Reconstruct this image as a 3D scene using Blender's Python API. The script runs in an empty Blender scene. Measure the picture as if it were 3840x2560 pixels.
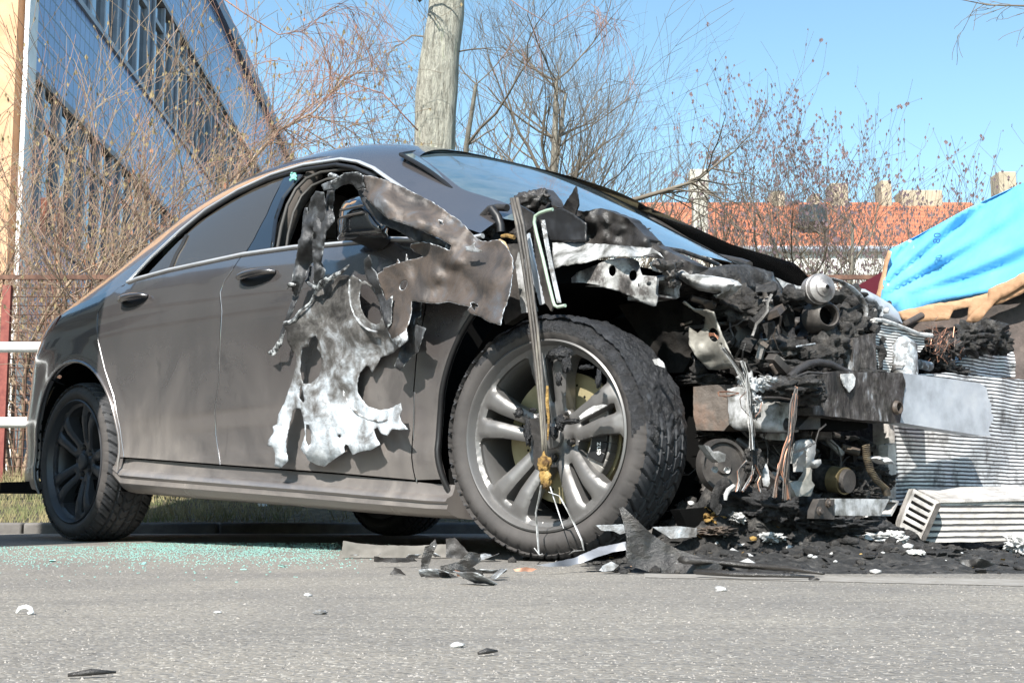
import bpy, bmesh, math, random
import numpy as np
from mathutils import Vector, noise
from mathutils.geometry import delaunay_2d_cdt
random.seed(7)
R = math.radians
scene = bpy.context.scene
# ---------------------------------------------------------------- camera, sky, sun, exposure
PITCH = 6.8; CH = .14
cd = bpy.data.cameras.new('camera'); cam = bpy.data.objects.new('camera', cd); scene.collection.objects.link(cam)
cd.sensor_width = 36; cd.lens = 48.45; cd.clip_start = .05; cd.clip_end = 1500
cam.location = (0, 0, CH); cam.rotation_euler = (R(90 + PITCH), 0, 0); scene.camera = cam
SUN_AZ = math.atan2(-.33, -.94)      # direction towards the sun, x then y
SUN_EL = 44
w = bpy.data.worlds.new('World'); scene.world = w; w.use_nodes = True
nt = w.node_tree; bg = nt.nodes['Background']
sky = nt.nodes.new('ShaderNodeTexSky'); sky.sky_type = 'NISHITA'; sky.sun_disc = False
sky.sun_elevation = R(SUN_EL); sky.sun_rotation = SUN_AZ
sky.air_density = 1.0; sky.dust_density = .6; sky.ozone_density = 1.2
tint = nt.nodes.new('ShaderNodeMix'); tint.data_type = 'RGBA'; tint.blend_type = 'MULTIPLY'; tint.inputs[0].default_value = 1; tint.inputs[7].default_value = (.9, 1.06, 1.0, 1)
nt.links.new(sky.outputs[0], tint.inputs[6]); nt.links.new(tint.outputs[2], bg.inputs[0]); bg.inputs[1].default_value = .115
sl = bpy.data.lights.new('sun', 'SUN'); sl.energy = 5; sl.angle = R(.5); sl.color = (1, .95, .88)
so = bpy.data.objects.new('sun', sl); scene.collection.objects.link(so)
sd = Vector((math.sin(SUN_AZ) * math.cos(R(SUN_EL)), math.cos(SUN_AZ) * math.cos(R(SUN_EL)), math.sin(R(SUN_EL))))
so.rotation_euler = sd.to_track_quat('Z', 'Y').to_euler()
scene.view_settings.view_transform = 'Standard'; scene.view_settings.look = 'None'
scene.view_settings.exposure = .98
# ---------------------------------------------------------------- helpers
C = scene.collection
def tag(o, label=None, cat=None, group=None, kind=None):
    if label: o['label'] = label
    if cat: o['category'] = cat
    if group: o['group'] = group
    if kind: o['kind'] = kind
    return o
def empty(name, loc, rz=0, parent=None):
    o = bpy.data.objects.new(name, None); C.objects.link(o); o.empty_display_size = .2
    o.location = loc; o.rotation_euler = (0, 0, rz); o.parent = parent
    return o
def copy_tree(o, parent=None):
    c = o.copy(); C.objects.link(c); c.parent = parent
    for ch in list(o.children): copy_tree(ch, c)
    return c
class MB:
    def __init__(s): s.v = []; s.f = []; s.c = []
    def add(s, vs, fs):
        n = len(s.v); s.v += [tuple(p) for p in vs]; s.f += [tuple(i + n for i in f) for f in fs]
    def box(s, c, size, rot=None, taper=1):
        hx, hy, hz = [a / 2 for a in size]; vs = []
        for z in (-1, 1):
            t = taper if z > 0 else 1
            for x, y in ((-1, -1), (1, -1), (1, 1), (-1, 1)):
                p = Vector((x * hx * t, y * hy * t, z * hz))
                if rot is not None: p.rotate(rot)
                vs.append(p + Vector(c))
        s.add(vs, [(3, 2, 1, 0), (4, 5, 6, 7), (0, 1, 5, 4), (1, 2, 6, 5), (2, 3, 7, 6), (3, 0, 4, 7)])
    def tube(s, pts, r, n=6, cap=True, flat=1):
        pts = [Vector(p) for p in pts]; m = len(pts)
        if not hasattr(r, '__len__'): r = [r] * m
        vs = []; fs = []; up = Vector((0, 0, 1)); prev = None
        for i, p in enumerate(pts):
            d = (pts[min(i + 1, m - 1)] - pts[max(i - 1, 0)])
            if d.length < 1e-9: d = Vector((0, 0, 1))
            d.normalize()
            if prev is None:
                a = d.cross(up)
                if a.length < .1: a = d.cross(Vector((1, 0, 0)))
            else: a = prev - d * prev.dot(d)
            a.normalize(); prev = a; b = d.cross(a)
            for k in range(n):
                t = 2 * math.pi * k / n
                vs.append(p + a * (math.cos(t) * r[i]) + b * (math.sin(t) * r[i] * flat))
        for i in range(m - 1):
            for k in range(n):
                fs.append((i * n + k, i * n + (k + 1) % n, (i + 1) * n + (k + 1) % n, (i + 1) * n + k))
        if cap and n > 2:
            fs.append(tuple(reversed(range(n)))); fs.append(tuple((m - 1) * n + k for k in range(n)))
        s.add(vs, fs)
    def lathe(s, prof, c=(0, 0, 0), axis='y', n=48, closed=False):
        # prof: (r, h) ; h along axis
        vs = []; fs = []; m = len(prof)
        for k in range(n):
            t = 2 * math.pi * k / n
            for r, h in prof:
                a, b = r * math.cos(t), r * math.sin(t)
                p = {'y': (a, h, b), 'z': (a, b, h), 'x': (h, a, b)}[axis]
                vs.append((p[0] + c[0], p[1] + c[1], p[2] + c[2]))
        for k in range(n):
            k2 = (k + 1) % n
            for i in range(m if closed else m - 1):
                j = (i + 1) % m
                fs.append((k * m + i, k * m + j, k2 * m + j, k2 * m + i))
        s.add(vs, fs)
    def blob(s, c, rad, amp=.3, sub=3, sc=2.5, seed=None):
        bm = bmesh.new(); bmesh.ops.create_icosphere(bm, subdivisions=sub, radius=1)
        o = Vector((random.random() * 50, random.random() * 50, random.random() * 50)) if seed is None else Vector((seed, 0, 0))
        vs = []
        for v in bm.verts:
            d = v.co.normalized(); k = 1 + amp * (noise.fractal(d * sc + o, 1, 2, 4)) * 1.2
            vs.append((c[0] + d.x * rad[0] * k, c[1] + d.y * rad[1] * k, c[2] + d.z * rad[2] * k))
        fs = [tuple(v.index for v in f.verts) for f in bm.faces]; bm.free(); s.add(vs, fs)
    def shard(s, c, size, seed=None):
        # bent torn plate
        n = 5; vs = []; a = random.random() * 6.28; tl = random.uniform(-.9, .9); cv = random.uniform(-2, 2)
        ca, sa = math.cos(a), math.sin(a)
        for i in range(n):
            for j in range(3):
                x = (i / (n - 1) - .5) * size * (1 + .3 * random.random()); y = (j / 2 - .5) * size * .5 * (1 + .5 * random.random())
                z = cv * x * x + y * tl
                vs.append((c[0] + x * ca - y * sa, c[1] + x * sa + y * ca, c[2] + z))
        s.add(vs, [(i * 3 + j, i * 3 + 3 + j, i * 3 + 4 + j, i * 3 + 1 + j) for i in range(n - 1) for j in range(2)])
    def build(s, name, mat, parent=None, smooth=True, sharp=40, loc=None, solid=0, bevel=0, sub=0):
        me = bpy.data.meshes.new(name); me.from_pydata(s.v, [], s.f); me.validate()
        for m in (mat if isinstance(mat, (list, tuple)) else [mat]): me.materials.append(m)
        if smooth:
            me.polygons.foreach_set('use_smooth', [True] * len(me.polygons))
            if sharp: me.set_sharp_from_angle(angle=R(sharp))
        o = bpy.data.objects.new(name, me); C.objects.link(o); o.parent = parent
        if loc: o.location = loc
        if bevel:
            b = o.modifiers.new('b', 'BEVEL'); b.width = bevel; b.segments = 2; b.limit_method = 'ANGLE'; b.angle_limit = R(40)
        if solid:
            q = o.modifiers.new('s', 'SOLIDIFY'); q.thickness = solid; q.offset = 0
        if sub:
            q = o.modifiers.new('u', 'SUBSURF'); q.levels = sub; q.render_levels = sub
        me.update(); return o
def lerp(x, tab):
    if x <= tab[0][0]: return tab[0][1]
    for (a, p), (b, q) in zip(tab, tab[1:]):
        if x <= b: return p + (q - p) * (x - a) / (b - a)
    return tab[-1][1]
def smooth_tab(tab, n=6):
    # monotone-ish cubic resample
    xs = [t[0] for t in tab]; ys = [t[1] for t in tab]; out = []
    m = [0] * len(xs)
    for i in range(len(xs)):
        if i == 0: m[i] = (ys[1] - ys[0]) / (xs[1] - xs[0])
        elif i == len(xs) - 1: m[i] = (ys[-1] - ys[-2]) / (xs[-1] - xs[-2])
        else: m[i] = (ys[i + 1] - ys[i - 1]) / (xs[i + 1] - xs[i - 1])
    for i in range(len(xs) - 1):
        h = xs[i + 1] - xs[i]
        for k in range(n):
            t = k / n; a = 2 * t**3 - 3 * t**2 + 1; b = t**3 - 2 * t**2 + t; c = -2 * t**3 + 3 * t**2; d = t**3 - t**2
            out.append((xs[i] + h * t, a * ys[i] + b * h * m[i] + c * ys[i + 1] + d * h * m[i + 1]))
    out.append((xs[-1], ys[-1])); return out
def cdt(outline, holes, step, jit=0):
    """triangulate a polygon with holes, filled with grid points; returns 2D verts, faces, boundary distance"""
    P = [Vector((a, b)) for a, b in outline]; E = [(i, (i + 1) % len(P)) for i in range(len(P))]
    def dens(poly):
        out = []
        for i in range(len(poly)):
            a = Vector(poly[i]); b = Vector(poly[(i + 1) % len(poly)]); k = max(1, int((b - a).length / step))
            out += [a.lerp(b, t / k) for t in range(k)]
        return out
    loops = [dens(outline)] + [dens(h) for h in holes]
    P = []; E = []
    for L in loops:
        n = len(P); P += L; E += [(n + i, n + (i + 1) % len(L)) for i in range(len(L))]
    B = np.array([(p.x, p.y) for p in P]); EA = np.array([e[0] for e in E]); EB = np.array([e[1] for e in E])
    def inside(q):
        a = B[EA]; b = B[EB]; c = (a[:, 1] > q[1]) != (b[:, 1] > q[1])
        a = a[c]; b = b[c]; x = a[:, 0] + (q[1] - a[:, 1]) * (b[:, 0] - a[:, 0]) / (b[:, 1] - a[:, 1])
        return np.count_nonzero(x > q[0]) % 2 == 1
    x0, y0 = B.min(0); x1, y1 = B.max(0); ny = int((y1 - y0) / step) + 1; nx = int((x1 - x0) / step) + 1
    for j in range(ny + 1):
        for i in range(nx + 1):
            q = (x0 + (i + .5 * (j % 2)) * step, y0 + j * step * .87)
            if jit: q = (q[0] + random.uniform(-jit, jit) * step, q[1] + random.uniform(-jit, jit) * step)
            if inside(q) and np.min((B[:, 0] - q[0])**2 + (B[:, 1] - q[1])**2) > (.55 * step)**2: P.append(Vector(q))
    v, e, f, *_ = delaunay_2d_cdt(P, E, [], 0, 1e-6)
    va = np.array([(p.x, p.y) for p in v]); ff = []
    for t in f:
        if inside(va[list(t)].mean(0)): ff.append(tuple(t))
    d = np.array([math.sqrt(np.min((B[:, 0] - q[0])**2 + (B[:, 1] - q[1])**2)) for q in va])
    return va, ff, d
def set_attr(me, name, vals):
    a = me.attributes.new(name, 'FLOAT', 'POINT'); a.data.foreach_set('value', [float(x) for x in vals])
# ---------------------------------------------------------------- materials
def ramp(nt, stops, src):
    r = nt.nodes.new('ShaderNodeValToRGB'); e = r.color_ramp.elements
    while len(e) < len(stops): e.new(.5)
    for el, (p, c) in zip(e, stops):
        el.position = p; el.color = (*(c if hasattr(c, '__len__') else (c, c, c)), 1)
    nt.links.new(src, r.inputs[0]); return r.outputs[0]
def mixc(nt, f, a, b, mode='MIX'):
    m = nt.nodes.new('ShaderNodeMix'); m.data_type = 'RGBA'; m.blend_type = mode
    for k, x in ((0, f), (6, a), (7, b)):
        if hasattr(x, 'is_linked'): nt.links.new(x, m.inputs[k])
        elif k == 0: m.inputs[0].default_value = x
        else: m.inputs[k].default_value = (*x, 1)
    return m.outputs[2]
def math_n(nt, op, a, b=0.0, clamp=False):
    m = nt.nodes.new('ShaderNodeMath'); m.operation = op; m.use_clamp = clamp
    for k, x in ((0, a), (1, b)):
        if hasattr(x, 'is_linked'): nt.links.new(x, m.inputs[k])
        else: m.inputs[k].default_value = x
    return m.outputs[0]
def noise_n(nt, co, scale, detail=6, rough=.6, dist=0, kind='noise'):
    if kind == 'noise':
        n = nt.nodes.new('ShaderNodeTexNoise'); n.inputs['Detail'].default_value = detail; n.inputs['Roughness'].default_value = rough
        n.inputs['Distortion'].default_value = dist
    else:
        n = nt.nodes.new('ShaderNodeTexVoronoi')
    n.inputs['Scale'].default_value = scale
    if co is not None: nt.links.new(co, n.inputs['Vector'])
    return n.outputs[0]
def coords(nt, scale=(1, 1, 1)):
    t = nt.nodes.new('ShaderNodeTexCoord'); m = nt.nodes.new('ShaderNodeMapping'); m.inputs['Scale'].default_value = scale
    nt.links.new(t.outputs['Object'], m.inputs[0]); return m.outputs[0]
def M(name, stops, scale=8, rough=.6, metal=0, bump=0, bscale=40, coat=0, edge=None, edgew=.35, stretch=(1, 1, 1), spec=.5, dist=0, bd=.01, rr=None, detail=7, attr=None):
    m = bpy.data.materials.new(name); m.use_nodes = True; nt = m.node_tree; b = nt.nodes['Principled BSDF']
    co = coords(nt, stretch)
    if not isinstance(stops, list): stops = [(0, stops)]
    if len(stops) > 1:
        n = noise_n(nt, co, scale, detail, .65, dist)
        if attr:
            at = nt.nodes.new('ShaderNodeAttribute'); at.attribute_name = attr; n = math_n(nt, 'ADD', n, math_n(nt, 'MULTIPLY', at.outputs['Fac'], .35))
        col = ramp(nt, stops, n)
        if rr: nt.links.new(ramp(nt, [(.35, rr[0]), (.65, rr[1])], n), b.inputs['Roughness'])
    else:
        n = noise_n(nt, co, scale, 6, .6); c = stops[0][1]; c = c if hasattr(c, '__len__') else (c, c, c)
        col = ramp(nt, [(.3, tuple(x * .82 for x in c)), (.7, tuple(min(1, x * 1.15) for x in c))], n)
    if edge:
        a = nt.nodes.new('ShaderNodeAttribute'); a.attribute_name = 'edge'
        f = math_n(nt, 'ADD', a.outputs['Fac'], math_n(nt, 'MULTIPLY', noise_n(nt, co, 60, 4), .5))
        col = mixc(nt, ramp(nt, [(edgew + .12, 0), (edgew + .22, 1)], f), edge, col)
    nt.links.new(col, b.inputs['Base Color'])
    if not rr: b.inputs['Roughness'].default_value = rough
    b.inputs['Metallic'].default_value = metal; b.inputs['Coat Weight'].default_value = coat; b.inputs['Coat Roughness'].default_value = .04
    b.inputs['Specular IOR Level'].default_value = spec
    if bump:
        bn = nt.nodes.new('ShaderNodeBump'); bn.inputs['Strength'].default_value = bump; bn.inputs['Distance'].default_value = bd
        nt.links.new(noise_n(nt, co, bscale, 8, .7), bn.inputs['Height']); nt.links.new(bn.outputs[0], b.inputs['Normal'])
    return m
def paint():
    m = bpy.data.materials.new('grey_paint'); m.use_nodes = True; nt = m.node_tree; b = nt.nodes['Principled BSDF']
    co = coords(nt); sep = nt.nodes.new('ShaderNodeSeparateXYZ'); nt.links.new(co, sep.inputs[0])
    z = sep.outputs[2]
    low = ramp(nt, [(.12, .85), (.40, .62), (.58, .36), (.74, .2), (.9, .10)], z)
    n1 = ramp(nt, [(.3, .35), (.7, 1)], noise_n(nt, co, 2.2, 6, .6, 1.2))
    cs = coords(nt, (14, 14, 1.2)); n2 = ramp(nt, [(.35, .82), (.65, 1)], noise_n(nt, cs, 1.5, 5))
    n3 = ramp(nt, [(.66, 0), (.72, .8)], noise_n(nt, co, 220, 2))
    f = math_n(nt, 'MULTIPLY', low, math_n(nt, 'MULTIPLY', n1, n2)); f = math_n(nt, 'ADD', f, math_n(nt, 'MULTIPLY', n3, math_n(nt, 'MULTIPLY', low, .35)), True)
    smear = ramp(nt, [(.60, 0), (.68, .5)], noise_n(nt, coords(nt, (1, 1, .5)), 5.5, 5, .65, 1.5))
    base = mixc(nt, f, (.18, .165, .168), (.275, .25, .222))
    base = mixc(nt, math_n(nt, 'MULTIPLY', smear, .5), base, (.04, .039, .041))
    nt.links.new(base, b.inputs['Base Color'])
    nt.links.new(math_n(nt, 'ADD', math_n(nt, 'MULTIPLY', f, .7), .16), b.inputs['Roughness'])
    nt.links.new(math_n(nt, 'SUBTRACT', .78, math_n(nt, 'MULTIPLY', f, .75)), b.inputs['Metallic'])
    nt.links.new(math_n(nt, 'SUBTRACT', 1, f), b.inputs['Coat Weight'])
    b.inputs['Coat IOR'].default_value = 2.0
    nt.links.new(math_n(nt, 'ADD', math_n(nt, 'MULTIPLY', f, .4), .02), b.inputs['Coat Roughness'])
    return m
def glass_mat(name, col, rough=.02, trans=0, dust=0):
    m = bpy.data.materials.new(name); m.use_nodes = True; nt = m.node_tree; b = nt.nodes['Principled BSDF']
    co = coords(nt, (3, 1, 1))
    f = math_n(nt, 'MULTIPLY', ramp(nt, [(.35, 0), (.75, 1)], noise_n(nt, co, 6, 6, .7, 1)), dust)
    nt.links.new(mixc(nt, f, col, (.42, .42, .4)), b.inputs['Base Color'])
    nt.links.new(math_n(nt, 'ADD', math_n(nt, 'MULTIPLY', f, .5), rough), b.inputs['Roughness'])
    b.inputs['IOR'].default_value = 1.5; b.inputs['Coat Weight'].default_value = 1; b.inputs['Transmission Weight'].default_value = trans
    return m
def asphalt():
    m = bpy.data.materials.new('asphalt'); m.use_nodes = True; nt = m.node_tree; b = nt.nodes['Principled BSDF']
    co = coords(nt)
    v = nt.nodes.new('ShaderNodeTexVoronoi'); v.inputs['Scale'].default_value = 190; nt.links.new(co, v.inputs['Vector'])
    sp = nt.nodes.new('ShaderNodeSeparateColor'); nt.links.new(v.outputs['Color'], sp.inputs[0])
    stone = ramp(nt, [(0, (.085, .08, .075)), (.08, (.165, .154, .138)), (.5, (.222, .204, .178)), (.88, (.268, .246, .215)), (.96, (.36, .34, .305)), (1, (.46, .44, .40))], sp.outputs[0])
    dark = ramp(nt, [(.45, 0), (.75, 1)], math_n(nt, 'MULTIPLY', v.outputs['Distance'], 1.0))
    col = mixc(nt, dark, stone, (.21, .2, .188))
    patch = ramp(nt, [(.3, (.72, .72, .73)), (.7, (1.1, 1.08, 1.03))], noise_n(nt, co, 1.6, 5, .6, .5))
    col = mixc(nt, 1.0, col, patch, 'MULTIPLY')
    v2 = nt.nodes.new('ShaderNodeTexVoronoi'); v2.inputs['Scale'].default_value = 46; nt.links.new(co, v2.inputs['Vector'])
    pit = math_n(nt, 'MULTIPLY', ramp(nt, [(.10, 1), (.2, 0)], v2.outputs['Distance']), ramp(nt, [(.55, 0), (.62, .75)], noise_n(nt, co, 17, 3)))
    col = mixc(nt, pit, col, (.085, .08, .075))
    fine = ramp(nt, [(.3, (.75, .75, .75)), (.7, (1.2, 1.2, 1.2))], noise_n(nt, co, 420, 4, .7))
    col = mixc(nt, 1.0, col, fine, 'MULTIPLY')
    cs = coords(nt, (.12, 1, 1))
    crack = ramp(nt, [(.494, 0), (.5, .35), (.506, 0)], noise_n(nt, cs, 1.7, 5, .55, .3))
    col = mixc(nt, crack, col, (.1, .096, .09))
    sepc = nt.nodes.new('ShaderNodeSeparateXYZ'); nt.links.new(co, sepc.inputs[0]); nl = noise_n(nt, coords(nt, (1, .02, 1)), 2.5, 8, .6)
    for yl, wl, st in ((1.78, .006, .55), (2.42, .009, .4), (1.36, .012, .22), (2.05, .02, .18)):
        dl = math_n(nt, 'ABSOLUTE', math_n(nt, 'SUBTRACT', sepc.outputs[1], math_n(nt, 'ADD', yl - .08, math_n(nt, 'MULTIPLY', nl, .16))))
        fl_ = math_n(nt, 'MULTIPLY', ramp(nt, [(0, st), (1, 0)], math_n(nt, 'DIVIDE', dl, wl, True)), ramp(nt, [(.42, 0), (.55, 1)], noise_n(nt, co, 2.1 + yl, 3)))
        col = mixc(nt, fl_, col, (.07, .066, .062))
    # soot round the burnt nose
    t = nt.nodes.new('ShaderNodeVectorMath'); t.operation = 'DISTANCE'; nt.links.new(co, t.inputs[0]); t.inputs[1].default_value = (1.75, 4.35, 0)
    d = math_n(nt, 'ADD', t.outputs['Value'], math_n(nt, 'MULTIPLY', noise_n(nt, co, 5, 6, .7), .7))
    soot = ramp(nt, [(.0, .92), (.5, .9), (.72, 0)], math_n(nt, 'MULTIPLY', d, .33))
    col = mixc(nt, soot, col, (.022, .021, .021))
    nt.links.new(col, b.inputs['Base Color']); b.inputs['Roughness'].default_value = .85
    h = math_n(nt, 'ADD', math_n(nt, 'MULTIPLY', v.outputs['Distance'], -1), math_n(nt, 'MULTIPLY', sp.outputs[1], .9))
    bn = nt.nodes.new('ShaderNodeBump'); bn.inputs['Strength'].default_value = .5; bn.inputs['Distance'].default_value = .0035
    nt.links.new(h, bn.inputs['Height']); nt.links.new(bn.outputs[0], b.inputs['Normal'])
    return m
m_paint = paint()
m_asphalt = asphalt()
m_rubber = M('tyre_rubber', [(.35, (.026, .028, .032)), (.65, (.055, .056, .06))], 9, .65, bump=.3, bscale=120, bd=.002)
m_rubber_dusty = M('dusty_sidewall', [(.35, (.04, .037, .036)), (.65, (.068, .062, .059))], 9, .8, bump=.15, bscale=120, bd=.002)
m_char_rubber = M('burnt_rubber', [(.35, (.010, .010, .011)), (.55, (.022, .023, .026)), (.75, (.055, .055, .06))], 30, .38, bump=1, bscale=70, bd=.012)
m_rim = M('alloy_rim', [(.3, (.14, .136, .134)), (.7, (.2, .195, .19))], 5, .42, metal=.5, spec=.3)
m_rim_shaded = M('alloy_rim_shaded', (.05, .052, .058), 5, .4, metal=.3)  # same alloy as the front rim, the rear wheel's shade put into its colour
m_disc = M('brake_disc', [(.35, (.26, .22, .12)), (.62, (.40, .35, .21)), (.75, (.36, .22, .09))], 9, .45, metal=.35)
m_black = M('black_plastic', (.012, .012, .013), 10, .45)
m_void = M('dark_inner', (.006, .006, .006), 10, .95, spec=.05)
m_chrome = M('chrome_trim', (.62, .63, .64), 4, .28, metal=.55)
m_char = M('charred_crust', [(.30, (.010, .010, .010)), (.48, (.03, .028, .027)), (.60, (.075, .07, .065)), (.72, (.16, .15, .14)), (.85, (.34, .33, .32))], 26, .5, bump=1, bscale=60, bd=.02, rr=(.75, .35))
m_charsoft = M('melted_plastic', [(.35, (.02, .019, .019)), (.7, (.055, .05, .047))], 14, .42, bump=.5, bscale=24, bd=.012)
m_soot = M('sooty_metal', [(.3, (.022, .021, .021)), (.55, (.07, .063, .058)), (.75, (.16, .145, .13))], 12, .55, metal=.25, bump=.4, bscale=60, bd=.006)
m_soot2 = M('sooty_brown_metal', [(.25, (.03, .027, .026)), (.45, (.085, .073, .066)), (.58, (.14, .105, .08)), (.75, (.22, .21, .21))], 9, .5, metal=.35, bump=.45, bscale=50, bd=.006, dist=.8)
m_fender = M('scorched_steel', [(.25, (.022, .020, .019)), (.42, (.06, .053, .05)), (.52, (.10, .08, .068)), (.62, (.095, .097, .105)), (.76, (.24, .26, .29))], 5, .5, metal=.25, bump=.5, bscale=34, bd=.008, dist=1.2, edge=(.62, .66, .7), edgew=.10, detail=12)
m_zinc = M('zinc_grey', [(.30, (.035, .033, .032)), (.44, (.11, .105, .10)), (.53, (.25, .26, .27)), (.62, (.42, .46, .5)), (.76, (.72, .76, .8))], 13, .5, metal=.15, bump=.7, bscale=60, bd=.006, dist=.4, edge=(.75, .8, .84), edgew=.02, detail=12, attr='ash')
m_zdark = M('scorched_dark_strip', [(.3, (.02, .02, .022)), (.55, (.06, .062, .066)), (.75, (.2, .22, .24))], 14, .5, metal=.3, bump=.7, bscale=50, bd=.006, edge=(.62, .65, .66), edgew=.06)
m_white_al = M('ash_white_aluminium', [(.34, (.06, .058, .055)), (.45, (.22, .22, .21)), (.56, (.45, .455, .46)), (.7, (.68, .69, .7))], 16, .55, metal=.15, bump=.4, bscale=60, bd=.004)
m_rail = M('flaking_rail', [(.40, (.04, .038, .036)), (.49, (.13, .12, .115)), (.56, (.38, .38, .37)), (.7, (.7, .7, .69))], 12, .5, metal=.2, bump=.5, bscale=60, bd=.005, detail=12)
m_beam = M('bumper_silver', [(.3, (.30, .32, .34)), (.5, (.5, .53, .57)), (.66, (.62, .64, .66)), (.8, (.4, .4, .4))], 5, .5, metal=.3, bump=.15, bscale=30, bd=.003)
m_beam_soot = M('bumper_soot', [(.36, (.015, .014, .013)), (.50, (.06, .053, .047)), (.60, (.13, .12, .115)), (.68, (.34, .36, .38)), (.8, (.5, .52, .55))], 34, .45, metal=.3, bump=.9, bscale=70, bd=.01, stretch=(1, 1, .4))
m_green = M('pale_green_rod', [(.3, (.25, .36, .28)), (.7, (.5, .6, .48))], 20, .35, metal=.2)
m_copper = M('copper_wire', (.34, .17, .11), 20, .45, metal=.5)
m_white_ash = M('white_ash', [(.35, (.28, .28, .28)), (.6, (.62, .62, .61))], 30, .8, bump=.6, bscale=60)
m_yellow = M('yellow_foam', [(.35, (.1, .05, .02)), (.55, (.45, .28, .08)), (.75, (.7, .55, .25))], 30, .8, bump=1, bscale=50, bd=.02)
m_redpaint = M('dark_red_paint', (.09, .012, .02), 5, .3, coat=1)
m_tape = M('brown_tape', [(.3, (.4, .23, .13)), (.7, (.55, .34, .2))], 5, .45, bump=.4, bscale=12, bd=.02)
# ---------------------------------------------------------------- photo rays -> car coordinates (for real-scale tracing)
FS, CXS, CYS = 5167.5, 1920., 1280.
Uc = np.array([.68, -.733, 0]); Uc /= np.linalg.norm(Uc); Vc = np.array([-Uc[1], Uc[0], 0]); Oc = np.array([.722, 4.158, 0])
CO = np.array([0, 0, CH]) - Oc; CAMC = np.array([CO @ Uc, CO @ Vc, CH])
cp, sp_ = math.cos(R(PITCH)), math.sin(R(PITCH))
def rayw(u, v):
    a = (u - CXS) / FS; b = (CYS - v) / FS
    return np.array([a, cp - b * sp_, sp_ + b * cp])
def rayc(u, v):
    d = rayw(u, v); return np.array([d @ Uc, d @ Vc, d[2]])
def onY(u, v, y):
    d = rayc(u, v); return CAMC + d * ((y - CAMC[1]) / d[1])
def onX(u, v, x):
    d = rayc(u, v); return CAMC + d * ((x - CAMC[0]) / d[0])
def onW(u, v, Y):
    d = rayw(u, v); return np.array([0, 0, CH]) + d * (Y / d[1])
ZM = dict(q1=(0, 0, .8163), q2=(1280, 0, .8163), q3=(2560, 0, .8163), q4=(0, 1280, .8163), q5=(1280, 1280, .8163), q6=(2560, 1280, .8163),
          a1=(960, 600, .3827), a2=(1500, 600, .3827), a3=(2050, 800, .3826), a4=(2700, 950, .3826), a5=(2600, 1400, .3826),
          a6=(1650, 1150, .6378), a7=(950, 950, .5422), a8=(3200, 1100, .6374), b1=(1200, 1150, .5102), b2=(1900, 1250, .574),
          b3=(100, 1250, .542), b4=(3150, 1500, .4147), D=(0, 0, 1.6327))
def T(*segs):
    out = []
    for t, L in segs:
        ox, oy, s = ZM[t]; out += [(ox + x * s, oy + y * s) for x, y in L]
    return out
# ================================================================ SETTING
def grid_sheet(name, xs, ys, zf, mat, kind='structure'):
    b = MB(); vs = [(x, y, zf(x, y)) for y in ys for x in xs]; n = len(xs)
    b.add(vs, [(j * n + i, j * n + i + 1, (j + 1) * n + i + 1, (j + 1) * n + i) for j in range(len(ys) - 1) for i in range(n - 1)])
    o = b.build(name, mat, sharp=None); o['kind'] = kind; return o
KY = 7.1
def bank(x, y): return .045 + min(.26, .13 * max(0, y - KY - .25)) + .02 * noise.noise(Vector((x * 1.5, y * 1.5, 0)))
grid_sheet('ground', [-600, -60, -10, -5, 0, 5, 10, 60, 600], [-600, -60, -10, -5, 0, 3, 5, KY + .06, 12, 60, 600, 900], lambda x, y: 0 if y < 10 else -.05, m_asphalt)
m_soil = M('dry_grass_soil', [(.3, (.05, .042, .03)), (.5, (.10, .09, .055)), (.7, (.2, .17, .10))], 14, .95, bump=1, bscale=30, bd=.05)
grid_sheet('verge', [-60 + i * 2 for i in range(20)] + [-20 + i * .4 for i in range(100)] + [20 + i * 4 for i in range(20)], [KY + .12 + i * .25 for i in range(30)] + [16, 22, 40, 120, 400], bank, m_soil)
m_kerb = M('kerb_stone', [(.3, (.09, .085, .08)), (.7, (.17, .16, .15))], 10, .85, bump=.3)
k = MB()
for i in range(30): k.box((-15 + i * 1.0, KY + .06, 0), (.99, .13, .11))
tag(k.build('kerb', m_kerb, bevel=.012), kind='structure')
m_line = M('worn_white_paint', [(.42, (.215, .198, .175)), (.55, (.26, .243, .22)), (.7, (.32, .305, .285))], 26, .8)
k = MB(); L = [(onW(*p, 1)) for p in []]
def onz(u, v, z=0):
    d = rayw(u, v); t = (z - CH) / d[2]; return np.array([0, 0, CH]) + d * t
for L_ in [[(1480, 1317), (2352, 1331), (2600, 1335), (2600, 1351), (2352, 1346), (1480, 1326)]]:
    p = [onz(*q) for q in T(('D', L_))]; va, ff, d_ = cdt([(a[0], a[1]) for a in p], [], .03)
    k.add([(a[0], a[1], .0009) for a in va], ff)
tag(k.build('parking_line', m_line, sharp=None), kind='structure')

# grass blades: verge
m_grass = M('dry_grass', [(.3, (.14, .115, .06)), (.5, (.27, .23, .12)), (.62, (.10, .13, .045)), (.75, (.38, .33, .19))], 3, .9)
g = MB()
for i in range(26000):
    y = KY + .2 + random.random() ** 1.1 * 4.5; x = random.uniform(-.42, .12) * (y + 1)
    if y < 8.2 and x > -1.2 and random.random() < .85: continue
    z = bank(x, y) - .01
    h = random.uniform(.02, .085) * (1.6 if y > 8.6 else 1); a = random.uniform(-.6, .6); wd = .003
    g.add([(x - wd, y, z), (x + wd, y, z), (x + a * h, y + random.uniform(-.4, .4) * h, z + h)], [(0, 1, 2)])
tag(g.build('grass', m_grass, smooth=False), kind='stuff')

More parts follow.
